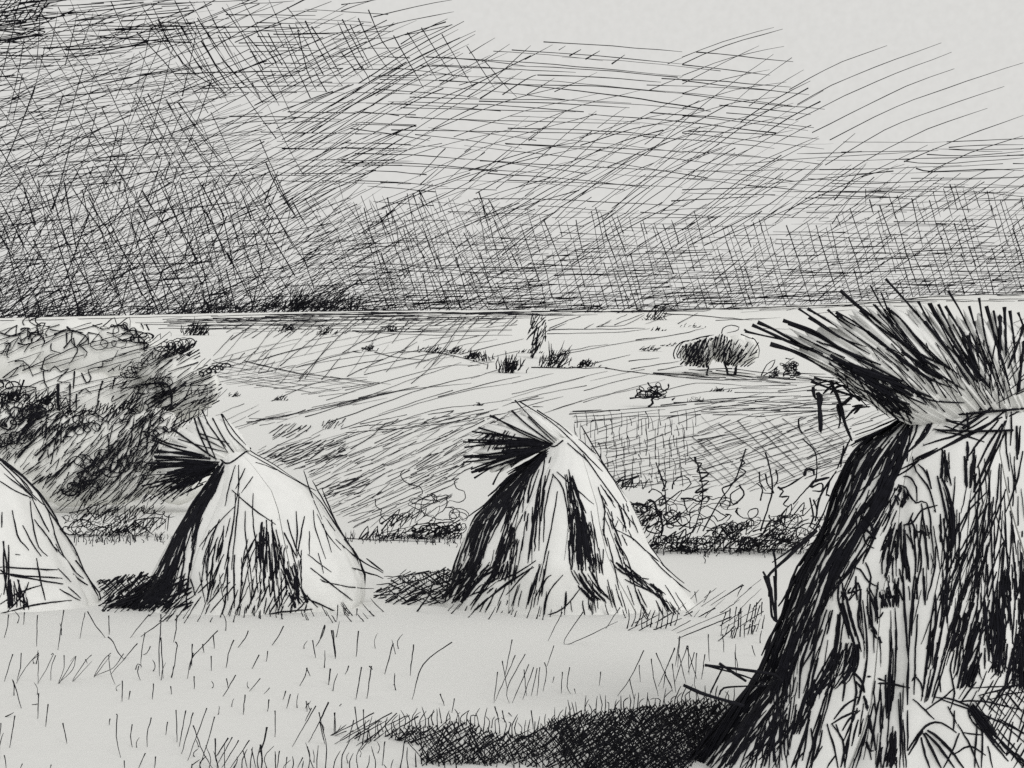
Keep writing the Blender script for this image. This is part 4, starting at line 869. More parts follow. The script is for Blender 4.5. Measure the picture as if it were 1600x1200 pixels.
# ---- bushes scattered over the fields
def field_bush(x, y, rx, h, label, n=26, w=2.2, ang=-55, cur=2, name='field_bush', trunk=None, L=40):
    Y = gY(x, y)
    leafy(name, label, 'bush', (x, y), Y, tuft(int(n * .9), x, y, rx, h, w * .8, ang) + curls(cur, x, y - h * .4, rx * .7, h * .45, L, w * .8, .9, 6), None, 'bushes scattered over the fields', Y * .004, trunk)
field_bush(447, 519, 18, 15, 'tiny looped bush beneath the skyline clump of trees', 18, 2, -50, 3)
field_bush(506, 523, 17, 15, 'tiny spiky bush a little right of the looped one', 20, 2.1, -55, 2)
field_bush(612, 518, 14, 10, 'faint tiny bush by the long field boundary', 12, 1.8)
field_bush(575, 549, 14, 14, 'small crossed twig bush alone in the open field', 14, 2.4, -60, 1)
field_bush(438, 626, 13, 13, 'tiny dark bush below the bold field track', 12, 2.4, -60, 0)
field_bush(306, 524, 26, 24, 'dark spiky bush beside the big pale tree crown', 34, 2.4, -70, 3)
field_bush(364, 620, 18, 10, 'low dashed tuft at the right of the dark round bush', 12, 2, -55, 0)
field_bush(672, 551, 26, 15, 'pale feathery bush at the left end of the field hedge', 24, 1.9, -45, 0)
field_bush(706, 553, 26, 16, 'feathery bush second along the field hedge', 26, 2, -45, 0)
field_bush(736, 561, 26, 18, 'denser dark bush at the right end of the field hedge', 30, 2.2, -45, 0)
field_bush(758, 565, 18, 16, 'bristly bush between the field hedge and the round bush', 20, 2.1, -110, 0)
field_bush(793, 583, 28, 30, 'round spiky bush at the end of the field hedge', 52, 2.3, -75, 3, L=60)
field_bush(864, 575, 26, 40, 'leaning feathery bush at the foot of the narrow dark tree', 50, 1.9, -60, 3, L=60)
field_bush(826, 552, 26, 9, 'low dark clump left of the narrow tree foot', 18, 2.3, -55, 0)
field_bush(898, 575, 24, 5, 'flat dark streak of scrub right of the leaning bush', 22, 2.2, -12, 0)
field_bush(918, 573, 20, 13, 'small dark peaked bush on the dark streak of scrub', 30, 2.4, -55, 1)
field_bush(1010, 549, 24, 14, 'loose slanting scrub left of the pair of trees', 20, 1.8, -38, 0)
field_bush(1045, 541, 18, 10, 'thin slanting twigs just by the left crown of the pair', 10, 1.6, -40, 0)
field_bush(1025, 517, 14, 7, 'small dark dash of scrub beneath the shaggy ridge bush', 10, 2.4, -55, 0)
field_bush(1078, 512, 20, 9, 'slanting dashes of scrub above the pair of trees', 12, 1.8, -35, 0)
field_bush(1120, 612, 22, 10, 'row of dark dashes below the pair of trees', 14, 2.3, -52, 0)
field_bush(1090, 628, 24, 8, 'faint pale scrub below the pair of trees', 10, 1.4, -60, 1)
field_bush(748, 634, 16, 6, 'small looped mark of scrub above the ears of the right centre stook', 6, 2.2, -20, 1)
# narrow dark tree
Yt = gY(833, 560)
leafy('narrow_tree', 'narrow dark tree standing straight up in mid field', 'tree', (833, 560), Yt,
      hatch([(828, 552), (824, 520), (828, 500), (832, 490), (848, 490), (854, 505), (856, 528), (846, 540), (838, 552)], -68, 3.2, 26, 2.1, 10) + hatch([(822, 535), (830, 492), (852, 492), (858, 530)], -45, 6, 18, 1.9, 12) + hatch([(820, 560), (836, 535), (848, 535), (835, 558)], -62, 4, 20, 2, 8), None, None, 1.2,
      trunk=[([(831, 561), (837, 545), (840, 520)], 3.2)], part='crown')
# the little tree with a bent trunk
Yt = gY(1017, 636)
leafy('bent_tree', 'small dark tree on a crooked stem in the open field', 'tree', (1017, 636), Yt,
      curls(5, 1018, 613, 26, 10, 70, 2.2, .6, 9) + curls(2, 1028, 608, 14, 9, 40, 2.4, .9, 7) + t6b('3: 735,890 800,885 860,890; 850,790 860,810 890,830; 980,800 975,830 940,850; 900,810 910,850 890,870; 770,880 800,850 860,840; 860,830 900,860 960,880; 1000,900 1020,885'), None, None, .5,
      trunk=t6b('4: 850,945 880,920 875,900 885,880'), part='crown')
# the pair of trees
Yt = gY(1110, 587)
crown1 = hatch([(1066, 560), (1068, 545), (1080, 535), (1096, 532), (1108, 526), (1112, 560), (1104, 576), (1085, 570)], -72, 2.9, 26, 2.6, 10) + hatch([(1064, 555), (1080, 535), (1105, 528), (1110, 565), (1075, 572)], -58, 6, 20, 2, 12) + hatch([(1066, 556), (1110, 560), (1106, 574), (1070, 572)], -50, 4, 16, 2.2, 12)
leafy('round_tree', 'left tree of the touching pair, dark crown on one thin stem', 'tree', (1105, 589), Yt, crown1 + t6b('2: 1040,640 1030,610 1050,560 1090,530 1130,525; 1050,640 1060,590 1100,550; 1150,520 1210,500 1260,495'), [(1087, 552, 23, 20), (1103, 550, 12, 22)], 'pair of field trees', 2, trunk=t6b('3: 1225,755 1218,730 1228,700 1222,670; 1215,750 1220,720'), part='crown')
crown2 = hatch([(1112, 530), (1122, 523), (1136, 522), (1142, 540), (1146, 560), (1128, 566), (1112, 560)], -72, 2.8, 26, 2.7, 10) + hatch([(1140, 552), (1160, 550), (1165, 560), (1150, 575), (1140, 568)], -45, 3.2, 22, 2.6, 8) + hatch([(1146, 530), (1182, 535), (1185, 555), (1160, 572), (1146, 556)], -52, 6.5, 24, 2.2, 10)
leafy('round_tree', 'right tree of the touching pair, half pale crown on split stems', 'tree', (1141, 591), Yt, crown2 + hatch([(1112, 540), (1140, 528), (1160, 540), (1166, 560), (1150, 574), (1118, 566)], -62, 5, 26, 2.2, 12) + t6b('2: 1310,485 1320,450 1370,432 1420,445 1400,470 1340,480; 1500,510 1530,540 1545,590 1540,630; 1430,490 1480,510 1520,520; 1540,540 1500,600 1480,640; 1530,600 1480,630; 1450,690 1500,650 1540,630; 1470,690 1520,660'), [(1128, 545, 20, 22), (1152, 547, 22, 24), (1170, 545, 16, 22)], 'pair of field trees', 2, trunk=t6b('4: 1350,770 1348,730 1335,690 1325,660; 3: 1378,770 1390,730 1400,690; 1395,785 1400,720 1405,680'), part='crown')
# bushes next to the big stook's ears
Yt = gY(1228, 598)
leafy('conical_bush', 'pointed dark bush below the left tips of the big ears', 'bush', (1232, 594), Yt, curls(9, 1234, 578, 19, 17, 60, 1.9, .9, 6) + hatch([(1222, 590), (1228, 560), (1238, 555), (1250, 592)], -8, 4.5, 26, 1.8, 10), None, None, .8)
leafy('conical_bush', 'thin pale looped bush just left of the pointed dark one', 'bush', (1203, 593), Yt, trace('2: 140,590 170,530 215,500 200,540 175,560; 150,590 200,560 230,540 190,590; 180,600 240,560 220,595', 1150, 420, 3.529) + curls(2, 1204, 582, 14, 9, 40, 1.7, .8, 6), None, None, .8)

# ---- the big pale hedge tree on the left and the growth below it
YL = 34.0
crown = coils(26, [(-20, 505), (60, 500), (190, 498), (230, 520), (225, 540), (-20, 540)], 44, 7, 1.9, (-30, 10), 10) + coils(8, [(0, 540), (220, 540), (220, 620), (0, 620)], 40, 9, 1.5, (-30, 10), 14) + hatch([(-20, 515), (60, 505), (190, 503), (225, 530), (225, 600), (120, 640), (-20, 640)], -19, 11, 90, 1.5, 3, 0, lambda x, y: .8) + \
    t4('''3: 0,480 80,500 160,480; 180,520 190,480 240,480 280,530 260,570; 110,545 160,555 190,545 150,600; 340,490 420,465 500,480 550,520 500,560 545,600 525,635; 420,440 450,470 520,480; 415,480 418,560; 240,480 230,430 280,420 260,460; 690,440 780,430 800,470 760,490 830,490 810,530 870,540 940,540; 900,530 905,600; 3.4: 880,540 930,550 900,580 960,570;
 2.4: 450,480 450,540 485,580 470,620 430,680; 320,545 320,590 380,605; 30,550 65,545 40,620 60,635; 90,660 140,655 180,690 205,750; 20,760 100,700 180,680; 260,715 280,640 340,610; 250,700 310,720 340,685 380,720 430,705 360,780 440,790 415,830; 270,720 280,790 305,830; 
 510,730 540,790 570,760 550,710 640,690 640,660 700,650 740,590; 700,700 715,720; 860,690 910,640 880,620 940,600 1000,610; 5.5: 365,800 365,950 375,1140; 3: 440,800 435,980; 465,720 460,830; 480,860 475,950; 455,920 500,900; 640,780 620,850 610,910; 720,760 700,830; 790,780 750,830; 620,900 590,980 560,1040; 
 2.4: 0,860 60,820 200,820 220,830 120,860 20,850 0,830; 490,860 530,830 570,860; 390,1040 450,1020 500,990; 500,970 560,970 540,1040 520,1060; 560,1090 650,1060 690,1060 600,1120; 600,980 640,1030; 710,870 700,910 800,860; 550,480 620,490 640,530; 580,430 640,460; 880,420 900,460; 310,460 370,470 440,450''') + \
    curls(4, 190, 525, 40, 20, 60, 2.2, .7, 9)
leafy('hedge_tree', 'big pale hedge tree with a broad loosely scribbled crown at left', 'tree', (95, 700), YL, crown,
      [(40, 565, 75, 65), (120, 557, 75, 58), (190, 558, 58, 54), (228, 590, 40, 60), (90, 640, 110, 70, -.3), (-60, 590, 90, 85), (190, 640, 50, 60, -.2)], None, .4, trunk=None, part='crown', deep=.55)
RB = [(245, 548), (275, 535), (310, 548), (338, 585), (338, 625), (310, 645), (262, 655), (235, 620), (232, 580)]
dark = coils(30, RB, 46, 8, 1.8, (-35, 0), 6) + hatch(RB, -28, 6.5, 36, 1.8, 10) + hatch([(270, 590), (330, 580), (335, 630), (285, 645)], -22, 6, 36, 1.7, 8)
dark += coils(16, [(190, 520), (250, 525), (240, 600), (180, 600)], 44, 7, 1.7, (-35, 0), 9) + hatch([(190, 520), (260, 530), (245, 640), (185, 620)], -26, 11, 44, 1.5, 10)
dark += t4('5: 985,795 1040,800 1070,850 1075,940; 3: 1000,800 1020,840 1070,860') + hatch([(215, 545), (275, 530), (300, 560), (240, 580)], -24, 7, 34, 1.6, 12) + hatch([(180, 600), (250, 590), (270, 640), (200, 660)], -30, 9, 44, 1.7, 12)
leafy('round_bush', 'dark round bush at the right end of the pale hedge tree', 'bush', (285, 660), YL - 1, dark, [(285, 605, 50, 50), (250, 575, 34, 34), (312, 605, 28, 36), (255, 630, 40, 34)], None, .3, deep=.6)
HP = [(-20, 630), (40, 640), (90, 665), (150, 672), (210, 650), (260, 640), (320, 650), (300, 690), (250, 730), (250, 775), (190, 785), (100, 780), (60, 760), (30, 730), (-20, 700)]
low = coils(80, HP, 60, 9, 1.9, (-55, -5), 8) + coils(30, [(-20, 610), (80, 640), (95, 700), (40, 720), (-20, 690)], 50, 9, 2.5, (-60, 0), 7)
low += hatch(HP, -55, 13, 30, 1.6, 14) + hatch(HP, -38, 12, 40, 1.5, 10) + hatch([(100, 690), (250, 680), (330, 720), (240, 785), (110, 785)], -48, 7.5, 44, 1.5, 7)
low += hatch([(60, 668), (98, 655), (106, 690), (72, 700)], -65, 6, 24, 3, 12) + hatch([(150, 680), (230, 660), (260, 700), (170, 740)], -60, 7, 30, 2.4, 12)
low += coils(26, [(90, 638), (240, 625), (260, 665), (100, 675)], 50, 9, 1.7, (-45, 0), 9) + hatch([(90, 640), (240, 625), (260, 665), (100, 672)], -50, 10, 26, 1.6, 14)
low += hatch([(60, 740), (300, 730), (300, 775), (80, 785)], -48, 8, 40, 1.4, 9)
low += coils(22, [(30, 630), (120, 630), (120, 675), (30, 670)], 44, 8, 1.8, (-50, 0), 9) + hatch([(30, 630), (125, 630), (125, 672), (30, 668)], -52, 8, 26, 1.6, 14)
low += coils(16, [(180, 610), (250, 600), (270, 660), (190, 670)], 50, 10, 1.9, (-70, -30), 9) + coils(14, [(-20, 590), (60, 605), (70, 650), (-20, 640)], 60, 9, 1.9, (-30, 10), 9)
leafy('hedge', 'tangled dark hedge under the pale tree crown, behind the leftmost stooks', 'hedge', (120, 790), YL - 3.5, low,
      [(-10, 690, 80, 72), (60, 705, 80, 68), (120, 712, 80, 64), (180, 710, 75, 68), (235, 705, 64, 66), (140, 738, 110, 54), (280, 730, 64, 54), (30, 740, 70, 54)], None, .4, deep=.4)
Yb = gY(170, 838)
lw = []
for _ in range(14): lw.append((zigzag(U(95, 200), U(790, 845), U(140, 262), U(790, 842), U(6, 12), U(-70, -50), 7), U(1.5, 2.2)))
lw += hatch([(80, 775), (260, 765), (262, 800), (100, 812)], -50, 9, 34, 1.5, 12) + coils(22, [(95, 795), (262, 790), (262, 842), (110, 848)], 44, 8, 1.7, (-40, 10), 9)
lw += curls(9, 175, 832, 75, 16, 80, 2, .6, 9) + hatch([(110, 800), (250, 790), (250, 840), (120, 850)], -38, 13, 34, 1.6, 12) + trace('2.4: 690,660 720,640 830,630 860,650 810,690 790,710; 360,605 430,590 560,540; 450,580 500,640 ; 700,650 800,720; 880,620 870,700', 0, 620, 3.3325)
leafy('low_bush', 'low straggling bush at the field edge left of the broad pale stook', 'bush', (170, 838), Yb, lw, None, 'bushes along the field edge', .3)

# ---- brambles and tall weeds at the far edge of the stubble
Yb = gY(640, 842)
br = coils(40, [(568, 832), (600, 812), (660, 796), (725, 790), (720, 845), (590, 845)], 44, 10, 1.9, (-30, 15), 8) + coils(16, [(640, 820), (722, 815), (718, 845), (640, 846)], 40, 6, 2.2, (-15, 15), 6) + curls(5, 680, 795, 50, 24, 110, 1.7, .4, 14) + hatch([(575, 832), (660, 815), (720, 812), (715, 845), (590, 842)], -14, 5, 34, 2, 12)
leafy('bramble', 'low curly bramble between the two middle stooks', 'bush', (640, 842), Yb, br, None, 'bushes along the field edge', .35)
def weed(s, base, label, w=2.2):
    Y = gY(*base) + U(-.4, .4); r = thing('tall_weed', label, 'weed', at(base[0], base[1], Y), 'tall weeds rising from the brambles')
    st = trace(s, 900, 620, 3.3325)
    a = Mesh(); put(a, Plane(Y), st[:1], 'even', 0, 8.0, .2, 1.2); a.build('stem', [INK], r)
    if len(st) > 1:
        a = Mesh(); put(a, Plane(Y, .04, .03), st[1:], 'pen', 0, 6.0, .2, 1.25); a.build('leaves', [INK], r)
weed('2: 580,720 620,680 660,500 630,340; 3: 620,310 625,345 655,345 630,390 690,400 640,440 690,440 620,500 690,480 640,510 710,520; 545,530 600,530 640,545 680,520', (1086, 850), 'tall weed with a zigzag spire of leaves, nearest the pale stook flank')
weed('2: 660,700 750,540 830,430 885,270; 2.6: 855,325 880,345 850,370 885,390 850,420 800,460 760,480 780,530 740,575; 850,460 875,510 820,560 805,510 860,470', (1100, 850), 'leaning weed with rounded looped leaves, second of the tall weeds')
weed('2.4: 960,700 1020,500 1010,380 985,290; 2.4: 955,390 960,450 990,490; 985,400 1000,460 1030,500 970,500; 1040,380 1050,430 1030,470; 960,540 970,480 940,450', (1195, 858), 'straight thin weed with short curled side shoots, third of the tall weeds')
weed('2: 1130,560 1200,480 1250,420 1245,290 1180,220; 5: 1190,410 1200,380 1235,380 1240,410; 3: 1060,480 1110,460 1190,410; 1050,470 1080,490 1060,520 1110,520 1080,560 1110,570; 5: 1220,470 1240,440 1320,420; 3: 1230,470 1280,450 1280,490 1230,490', (1240, 858), 'hooked weed with a thick curled tip beside the big stook')
weed('2: 470,620 460,470 415,340; 2.6: 440,430 470,440 450,490 480,480; 430,380 450,440', (1038, 846), 'short weed with a crooked tip close behind the pale stook flank')
weed('2: 105,600 130,540 100,460; 2.4: 60,540 100,535', (590, 838), 'short crooked sprout at the left end of the low bramble') if False else None
def sprout(s, base, label):
    Y = gY(*base); r = thing('curly_sprout', label, 'weed', at(base[0], base[1], Y), 'curly sprouts over the low bramble')
    a = Mesh(); put(a, Plane(Y, .05), trace(s, 550, 620, 2.909), 'pen', 0, 6.0, .2); a.build('stem', [INK], r)
sprout('2: 240,330 220,350 235,380 270,400 310,410 320,440 300,450 330,465 380,470 440,460', (650, 832), 'long curly sprout with a hooked tip above the low bramble')
sprout('2: 105,465 110,500 135,515 130,540 170,575', (600, 838), 'short kinked sprout at the left end of the low bramble')
sprout('2: 485,370 465,385 475,415 510,430 515,460 490,480 440,470', (715, 835), 'looped sprout against the black flank of the right centre stook')
Yb = gY(1110, 862)
P1 = [(985, 770), (1010, 780), (1030, 800), (1080, 815), (1120, 822), (1170, 815), (1215, 830), (1255, 842), (1255, 862), (1030, 868), (1005, 840)]
rb = coils(96, P1, 40, 7, 1.9, (-30, 15), 7) + coils(34, [(1010, 838), (1250, 838), (1250, 864), (1025, 868)], 46, 6, 2.2, (-18, 12), 6) + coils(16, [(965, 745), (1000, 752), (1020, 830), (1000, 820)], 36, 7, 1.8, (-20, 20), 7)
rb += hatch([(1010, 846), (1100, 834), (1250, 840), (1250, 862), (1030, 868)], -12, 6.5, 34, 1.9, 14) + hatch([(985, 800), (1030, 800), (1040, 860), (1010, 860)], -55, 6, 26, 2.0, 14)
rb += curls(7, 1090, 800, 80, 26, 120, 1.9, .45, 14) + coils(26, [(985, 740), (1010, 752), (1060, 790), (1130, 800), (1200, 790), (1200, 840), (1000, 840)], 40, 12, 1.9, (-50, 20), 12)
rb += trace('5: 380,540 410,550 420,600 450,640; 440,600 450,690 440,730; 3: 220,440 300,420 330,410 240,460 320,470; 300,560 360,560 400,540; 540,600 550,660; 2.6: 640,640 720,620 740,650 800,610; 780,610 810,620 780,650; 560,530 580,600 620,590; 500,480 510,440 560,410 600,450 560,490; 380,500 400,480 440,500 480,560', 900, 620, 3.3325)
leafy('bramble', 'dark tangled bramble along the field edge right of the slit stook', 'bush', (1080, 862), Yb, rb, None, 'bushes along the field edge', .4)
rb = coils(30, [(1160, 800), (1200, 782), (1262, 785), (1262, 850), (1165, 850)], 44, 11, 1.9, (-40, 10), 10) + coils(16, [(1170, 830), (1262, 830), (1262, 856), (1170, 858)], 44, 7, 2.1, (-20, 10), 7) + hatch([(1150, 850), (1200, 800), (1260, 790), (1265, 850)], -16, 11, 30, 1.8, 16)
leafy('bramble', 'round loopy bramble bush against the black flank of the big stook', 'bush', (1210, 860), Yb - .5, rb, None, 'bushes along the field edge', .3)

for i_, (x_, lb_) in enumerate(((1360, 'bramble bush at the field edge directly behind the big stook'), (1560, 'wide bramble at the field edge hidden by the big stook body'))):
    P_ = [(x_ - 100, 850), (x_ - 80, 815), (x_, 790), (x_ + 90, 812), (x_ + 100, 850), (x_, 864)]
    leafy('bramble', lb_, 'bush', (x_, 860), Yb - .2 * i_, coils(60, P_, 44, 9, 1.9, (-35, 15), 8) + hatch(P_, -14, 9, 34, 1.8, 14), None, 'bushes along the field edge', .3)

# ------------------------------------------------------------------ rows of a crop on the right-hand field
cr = Mesh(); up = Upright(); Kc = []
for y0 in range(668, 772, 15):
    x = 895 + U(0, 8) + max(0, (y0 - 690) * .35)
    while x < 1090 - (y0 - 668) * .2:
        h = U(16, 30)
        Kc.append(([(x, y0 + U(-5, 5)), (x + U(-2, 1), y0 - h * .5), (x + U(-5, 1), y0 - h)] + ([(x - U(3, 6), y0 - h + 4)] if U(0, 1) < .25 else []), U(1.1, 1.7)))
        x += U(7, 17)
put(cr, up, Kc, 'pen', 0, 8.0, .2)
tag(cr.build('crop_rows', [INK]), 'thin upright stalks of a crop growing in rows on the right field', 'crop', None, 'stuff')

# ------------------------------------------------------------------ stubble, tufts and shadows hatched as dark blades
gr = Mesh(); Gk = []
t8 = lambda s: trace(s, 0, 900, 3.0)
t9 = lambda s: trace(s, 500, 900, 2.667)
ta = lambda s: trace(s, 1040, 900, 2.857)
Gk += t8('''2: 40,180 35,230 20,290; 115,170 110,230; 175,185 172,330; 300,160 285,250 272,345; 1.6: 400,170 385,230 375,295; 2.2: 410,165 440,220 495,290; 510,185 512,275; 505,285 530,310 555,360 580,390; 645,315 580,390; 2: 680,265 665,350 660,430; 705,330 690,360 670,370; 635,440 645,410 665,425; 650,420 645,450 658,490; 700,180 640,250 612,290; 
 2.4: 755,180 750,290 745,350 748,470; 755,290 765,480; 815,175 660,285; 830,185 825,250 815,310; 820,310 830,325 820,400 805,480; 900,320 900,420; 1020,255 960,320 900,385 878,480; 905,360 890,440; 950,320 955,360; 1000,280 1005,340; 990,375 990,445; 1095,300 1075,350 1060,430; 1165,255 1150,290 1115,335; 1330,235 1300,290 1275,325; 1525,235 1510,280 1480,330; 1465,300 1480,385; 1560,255 1575,380; 
 2: 60,365 40,430 20,495; 100,360 95,430 80,490; 1.6: 180,360 120,430 75,505; 180,360 180,440 178,505; 240,370 250,365 215,440 180,500; 260,370 240,430 238,490; 300,370 300,430 275,505 355,375 330,400; 355,375 340,440 270,505; 430,370 400,400 340,495 430,400; 520,360 480,400 440,475 520,370; 580,365 530,430 440,470; 510,370 515,440 540,510; 590,380 520,460; 400,390 410,410;
 2.2: 60,490 75,530 100,620; 180,550 178,670; 150,605 180,600; 225,600 215,705; 70,655 45,805; 25,660 65,640; 5,690 0,750; 295,690 315,785; 575,490 572,590; 610,540 605,580; 720,505 715,578; 800,515 805,555; 910,470 912,530; 1060,480 1070,525; 1105,465 1070,525 1045,565; 1220,480 1170,540; 1215,370 1180,435; 1255,350 1250,400; 1440,430 1430,470 1405,515; 1435,430 1455,470; 1550,435 1540,510; 1.5: 1265,525 1235,555; 2.4: 1150,555 1140,650; 1260,580 1255,635; 1340,540 1325,580; 1360,555 1345,620;
 2.2: 515,670 512,700; 545,650 550,655 545,750 565,850; 620,695 612,750 620,805; 710,665 690,740 690,800; 785,685 778,745; 825,630 830,750 830,780; 870,630 840,800; 905,640 850,835; 970,620 940,700 880,865; 905,700 950,820 995,900; 1005,660 980,760 940,880; 1290,630 1290,755; 1435,585 1440,635; 1445,595 1430,620; 1480,610 1370,800; 1540,595 1500,680 1445,780; 1495,640 1530,790; 1460,620 1430,680; 1570,640 1568,740 1600,700; 1600,600 1590,610;
 4: 1250,710 1240,770 1215,830; 1220,790 1230,870 1225,901; 3: 1010,760 1010,840 1025,900; 1070,760 1010,850; 2.2: 1440,800 1460,880 1475,901; 1120,770 1040,900; 1170,770 1080,900; 1090,755 1020,880; 1140,820 1160,900; 1180,810 1200,900; 1310,820 1300,900; 1420,850 1395,900; 1345,850 1340,900; 680,830 650,900; 730,845 725,900; 580,865 585,900; 900,880 900,901; 240,885 235,901; 105,880 95,901; 20,840 30,901''')
Gk += t9('''2.2: 75,120 70,185; 110,130 100,165; 2.6: 155,135 152,165; 205,145 225,170; 20,205 0,260; 48,225 65,345; 160,230 150,335; 305,280 270,410; 390,285 375,415; 550,275 430,370 385,515; 42,385 35,455; 120,375 105,410; 172,380 150,515; 215,375 195,510; 205,375 220,390; 1.8: 1010,150 950,270; 1095,150 1020,285 1240,190; 1250,130 1190,220; 975,290 945,375; 2: 1170,400 1165,455;
 800,265 770,420; 760,355 780,470; 740,400 725,530; 815,330 730,520; 855,325 780,470 790,530; 870,370 800,530; 890,380 845,515; 905,385 880,500; 915,380 905,500; 935,360 945,400 930,480; 975,420 970,445; 1010,400 1005,490; 1040,380 1030,460 1045,490; 1060,470 1065,490; 850,390 860,500; 2.6: 730,545 745,600; 760,560 770,610; 785,570 800,585; 880,560 890,640;
 2: 1350,310 1290,430 1240,500; 1330,370 1335,440; 1290,430 1310,520; 1380,345 1390,420 1410,500; 1400,320 1470,480; 1480,300 1410,460; 1530,290 1480,440; 1500,250 1490,380; 1530,300 1570,430; 1570,320 1560,460; 1440,400 1430,470; 1600,370 1590,430;
 2.4: 35,525 0,600; 60,570 65,650; 0,610 20,700; 145,545 160,660; 180,555 185,660; 225,570 50,665; 300,570 60,700; 320,570 200,700; 140,600 120,680; 45,665 110,620; 270,690 260,790; 500,490 520,540; 560,510 550,570''')
Gk += ta('''2: 130,70 140,120; 345,40 320,90; 200,65 170,120; 350,40 280,80 200,130; 60,280 45,400; 100,310 105,440; 40,320 10,400; 190,260 195,380; 255,260 260,340; 310,340 325,420; 385,310 400,360; 130,340 100,430; 175,350 165,430; 0,440 30,500; 30,390 45,520; 60,350 90,480''')
# tufts behind the near stubble at the right
for x in np.arange(980, 1062, 7.5): Gk.append(([(x + U(-2, 2), 980 + U(-4, 4)), (x + U(0, 5), 966), (x + U(2, 8), 952 + U(-6, 4))], U(2, 2.8)))
Gk += hatch([(970, 985), (1000, 962), (1080, 955), (1120, 950), (1060, 985)], -27, 8, 55, 2.2, 6) + hatch([(1050, 1005), (1070, 975), (1130, 945), (1140, 960), (1090, 1000)], -30, 11, 60, 2.6, 8)
Gk += hatch([(1125, 995), (1130, 955), (1195, 940), (1196, 985), (1150, 998)], -78, 6, 30, 2.3, 9) + hatch([(1115, 1000), (1130, 965), (1195, 945), (1196, 975)], -30, 8, 50, 2.3, 8)
Gk += hatch([(1020, 950), (1100, 920), (1190, 905), (1190, 950), (1090, 965)], -42, 14, 40, 1.4, 8)
# foreground shadow put in as crossing dark blades, densest near the big stook
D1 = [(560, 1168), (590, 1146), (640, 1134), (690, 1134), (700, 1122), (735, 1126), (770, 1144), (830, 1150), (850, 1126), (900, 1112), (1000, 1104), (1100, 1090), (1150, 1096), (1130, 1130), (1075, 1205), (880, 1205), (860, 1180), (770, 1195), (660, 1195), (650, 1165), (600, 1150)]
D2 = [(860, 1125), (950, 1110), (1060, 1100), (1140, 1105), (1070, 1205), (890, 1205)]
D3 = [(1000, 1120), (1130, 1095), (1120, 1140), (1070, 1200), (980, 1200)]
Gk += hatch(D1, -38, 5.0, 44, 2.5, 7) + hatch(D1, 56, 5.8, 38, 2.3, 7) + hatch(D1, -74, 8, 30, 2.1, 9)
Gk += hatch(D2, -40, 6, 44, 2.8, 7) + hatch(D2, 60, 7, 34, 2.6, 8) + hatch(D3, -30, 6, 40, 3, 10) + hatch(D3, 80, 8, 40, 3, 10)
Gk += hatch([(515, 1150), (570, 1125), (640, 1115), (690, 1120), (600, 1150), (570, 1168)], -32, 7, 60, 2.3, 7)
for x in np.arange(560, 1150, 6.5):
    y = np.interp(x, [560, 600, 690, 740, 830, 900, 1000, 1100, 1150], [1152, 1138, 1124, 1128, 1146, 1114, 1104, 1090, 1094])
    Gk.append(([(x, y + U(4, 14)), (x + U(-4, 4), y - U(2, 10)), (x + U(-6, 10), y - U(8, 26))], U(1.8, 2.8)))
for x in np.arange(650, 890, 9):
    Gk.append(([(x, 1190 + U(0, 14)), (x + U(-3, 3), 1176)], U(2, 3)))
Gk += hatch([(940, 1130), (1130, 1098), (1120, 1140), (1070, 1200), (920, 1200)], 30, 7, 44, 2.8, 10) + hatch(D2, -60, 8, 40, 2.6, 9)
Gk += hatch([(590, 1150), (700, 1132), (780, 1148), (870, 1130), (960, 1115), (1000, 1200), (880, 1204), (780, 1192), (670, 1192), (655, 1166)], -34, 6, 44, 2.7, 9) + hatch([(620, 1145), (700, 1135), (780, 1150), (900, 1125), (930, 1200), (680, 1190)], 48, 7.5, 38, 2.5, 9)
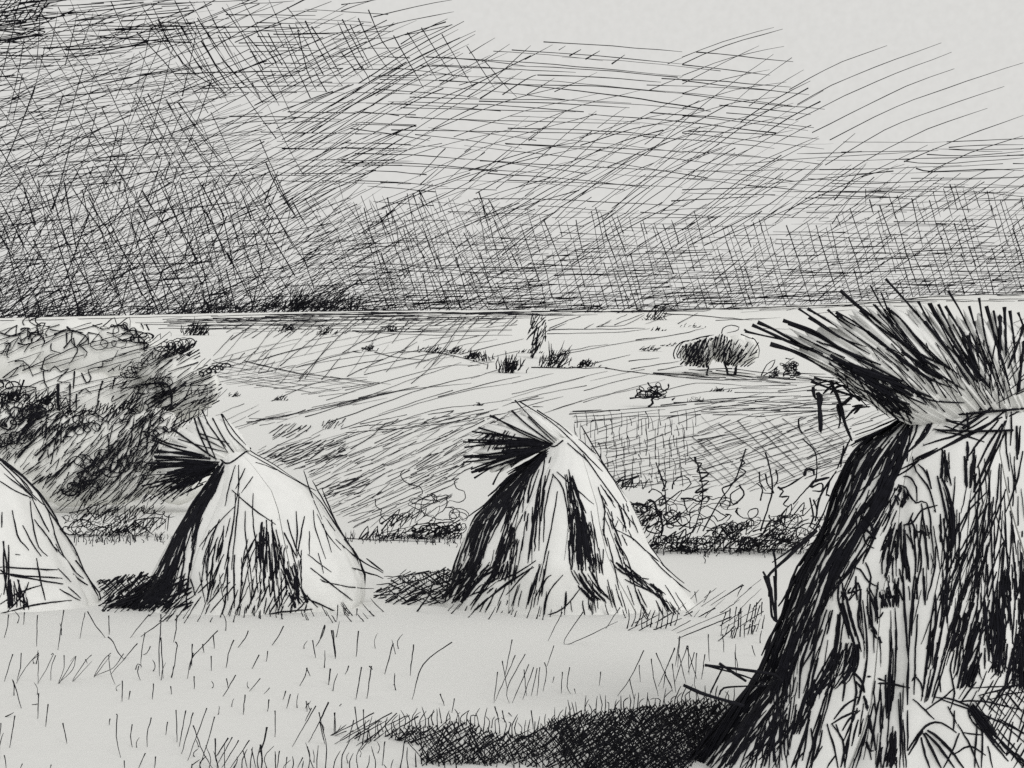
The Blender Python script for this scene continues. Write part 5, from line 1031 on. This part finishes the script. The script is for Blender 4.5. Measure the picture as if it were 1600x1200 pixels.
# the two middle stooks' cast shadows as dark hatch, then stubble at their feet
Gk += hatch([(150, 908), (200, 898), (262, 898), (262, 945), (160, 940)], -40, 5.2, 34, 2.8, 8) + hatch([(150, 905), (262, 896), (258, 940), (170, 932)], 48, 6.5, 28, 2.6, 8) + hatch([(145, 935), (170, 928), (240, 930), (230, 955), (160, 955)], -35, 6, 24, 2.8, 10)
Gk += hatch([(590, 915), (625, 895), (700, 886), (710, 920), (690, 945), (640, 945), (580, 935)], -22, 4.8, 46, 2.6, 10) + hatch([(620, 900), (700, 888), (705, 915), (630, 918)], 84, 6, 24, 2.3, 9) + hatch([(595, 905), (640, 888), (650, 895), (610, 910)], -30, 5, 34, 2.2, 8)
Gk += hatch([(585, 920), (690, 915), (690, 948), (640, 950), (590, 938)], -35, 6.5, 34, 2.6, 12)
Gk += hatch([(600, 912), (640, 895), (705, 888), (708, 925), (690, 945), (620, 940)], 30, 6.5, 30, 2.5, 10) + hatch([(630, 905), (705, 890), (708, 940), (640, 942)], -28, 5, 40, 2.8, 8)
for x0_, x1_, y_ in ((230, 590, 960), (690, 1100, 955)):
    for _ in range(46):
        x = U(x0_, x1_); sl = (x - (x0_ + x1_) / 2) / (x1_ - x0_) * 2.2; h = U(8, 22); y = y_ + U(-4, 14)
        Gk.append(([(x + sl * h * .5, y), (x, y - h * .5), (x - sl * h * .4, y - h)], U(1.5, 2.6)))
for x0_, x1_, y0_, y1_ in ((90, 270, 846, 842), (540, 720, 842, 848), (1020, 1270, 862, 862)):
    for _ in range(70):
        x = U(x0_, x1_); y = y0_ + (y1_ - y0_) * (x - x0_) / (x1_ - x0_) + abs(G(0, 4)); h = U(5, 15)
        Gk.append(([(x, y), (x + U(-2, 2), y - h * .5), (x + U(-4, 6), y - h)], U(1.2, 2)))
# sparse short blades over the whole stubble
for _ in range(34):
    x, y = U(0, 640), U(965, 1195); h = U(10, 30)
    Gk.append(([(x, y), (x + U(-3, 3), y - h * .5), (x + U(-6, 8), y - h)], U(1.3, 2.1)))
for x in np.arange(300, 640, 13):
    y = 1206 + U(-6, 6); h = U(16, 50); Gk.append(([(x, y), (x + U(-4, 6), y - h * .5), (x + U(-6, 14), y - h)], U(1.8, 2.8)))
for xa, xb, n_ in ((-700, 0, 130), (1600, 2300, 130), (1150, 1650, 60)):
    for _ in range(n_):
        x, y = U(xa, xb), U(960, 1250); h = U(14, 46)
        Gk.append(([(x, y), (x + U(-3, 4), y - h * .5), (x + U(-6, 9), y - h)], U(1.5, 2.4)))
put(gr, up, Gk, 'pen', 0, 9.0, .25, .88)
tag(gr.build('grass', [INK]), 'dark stubble and grass blades with hatched shadow patches on the pale field', 'grass', None, 'stuff')  # stubble blades and the hatched shadows share this mesh
print('grass and shadow strokes', len(Gk))
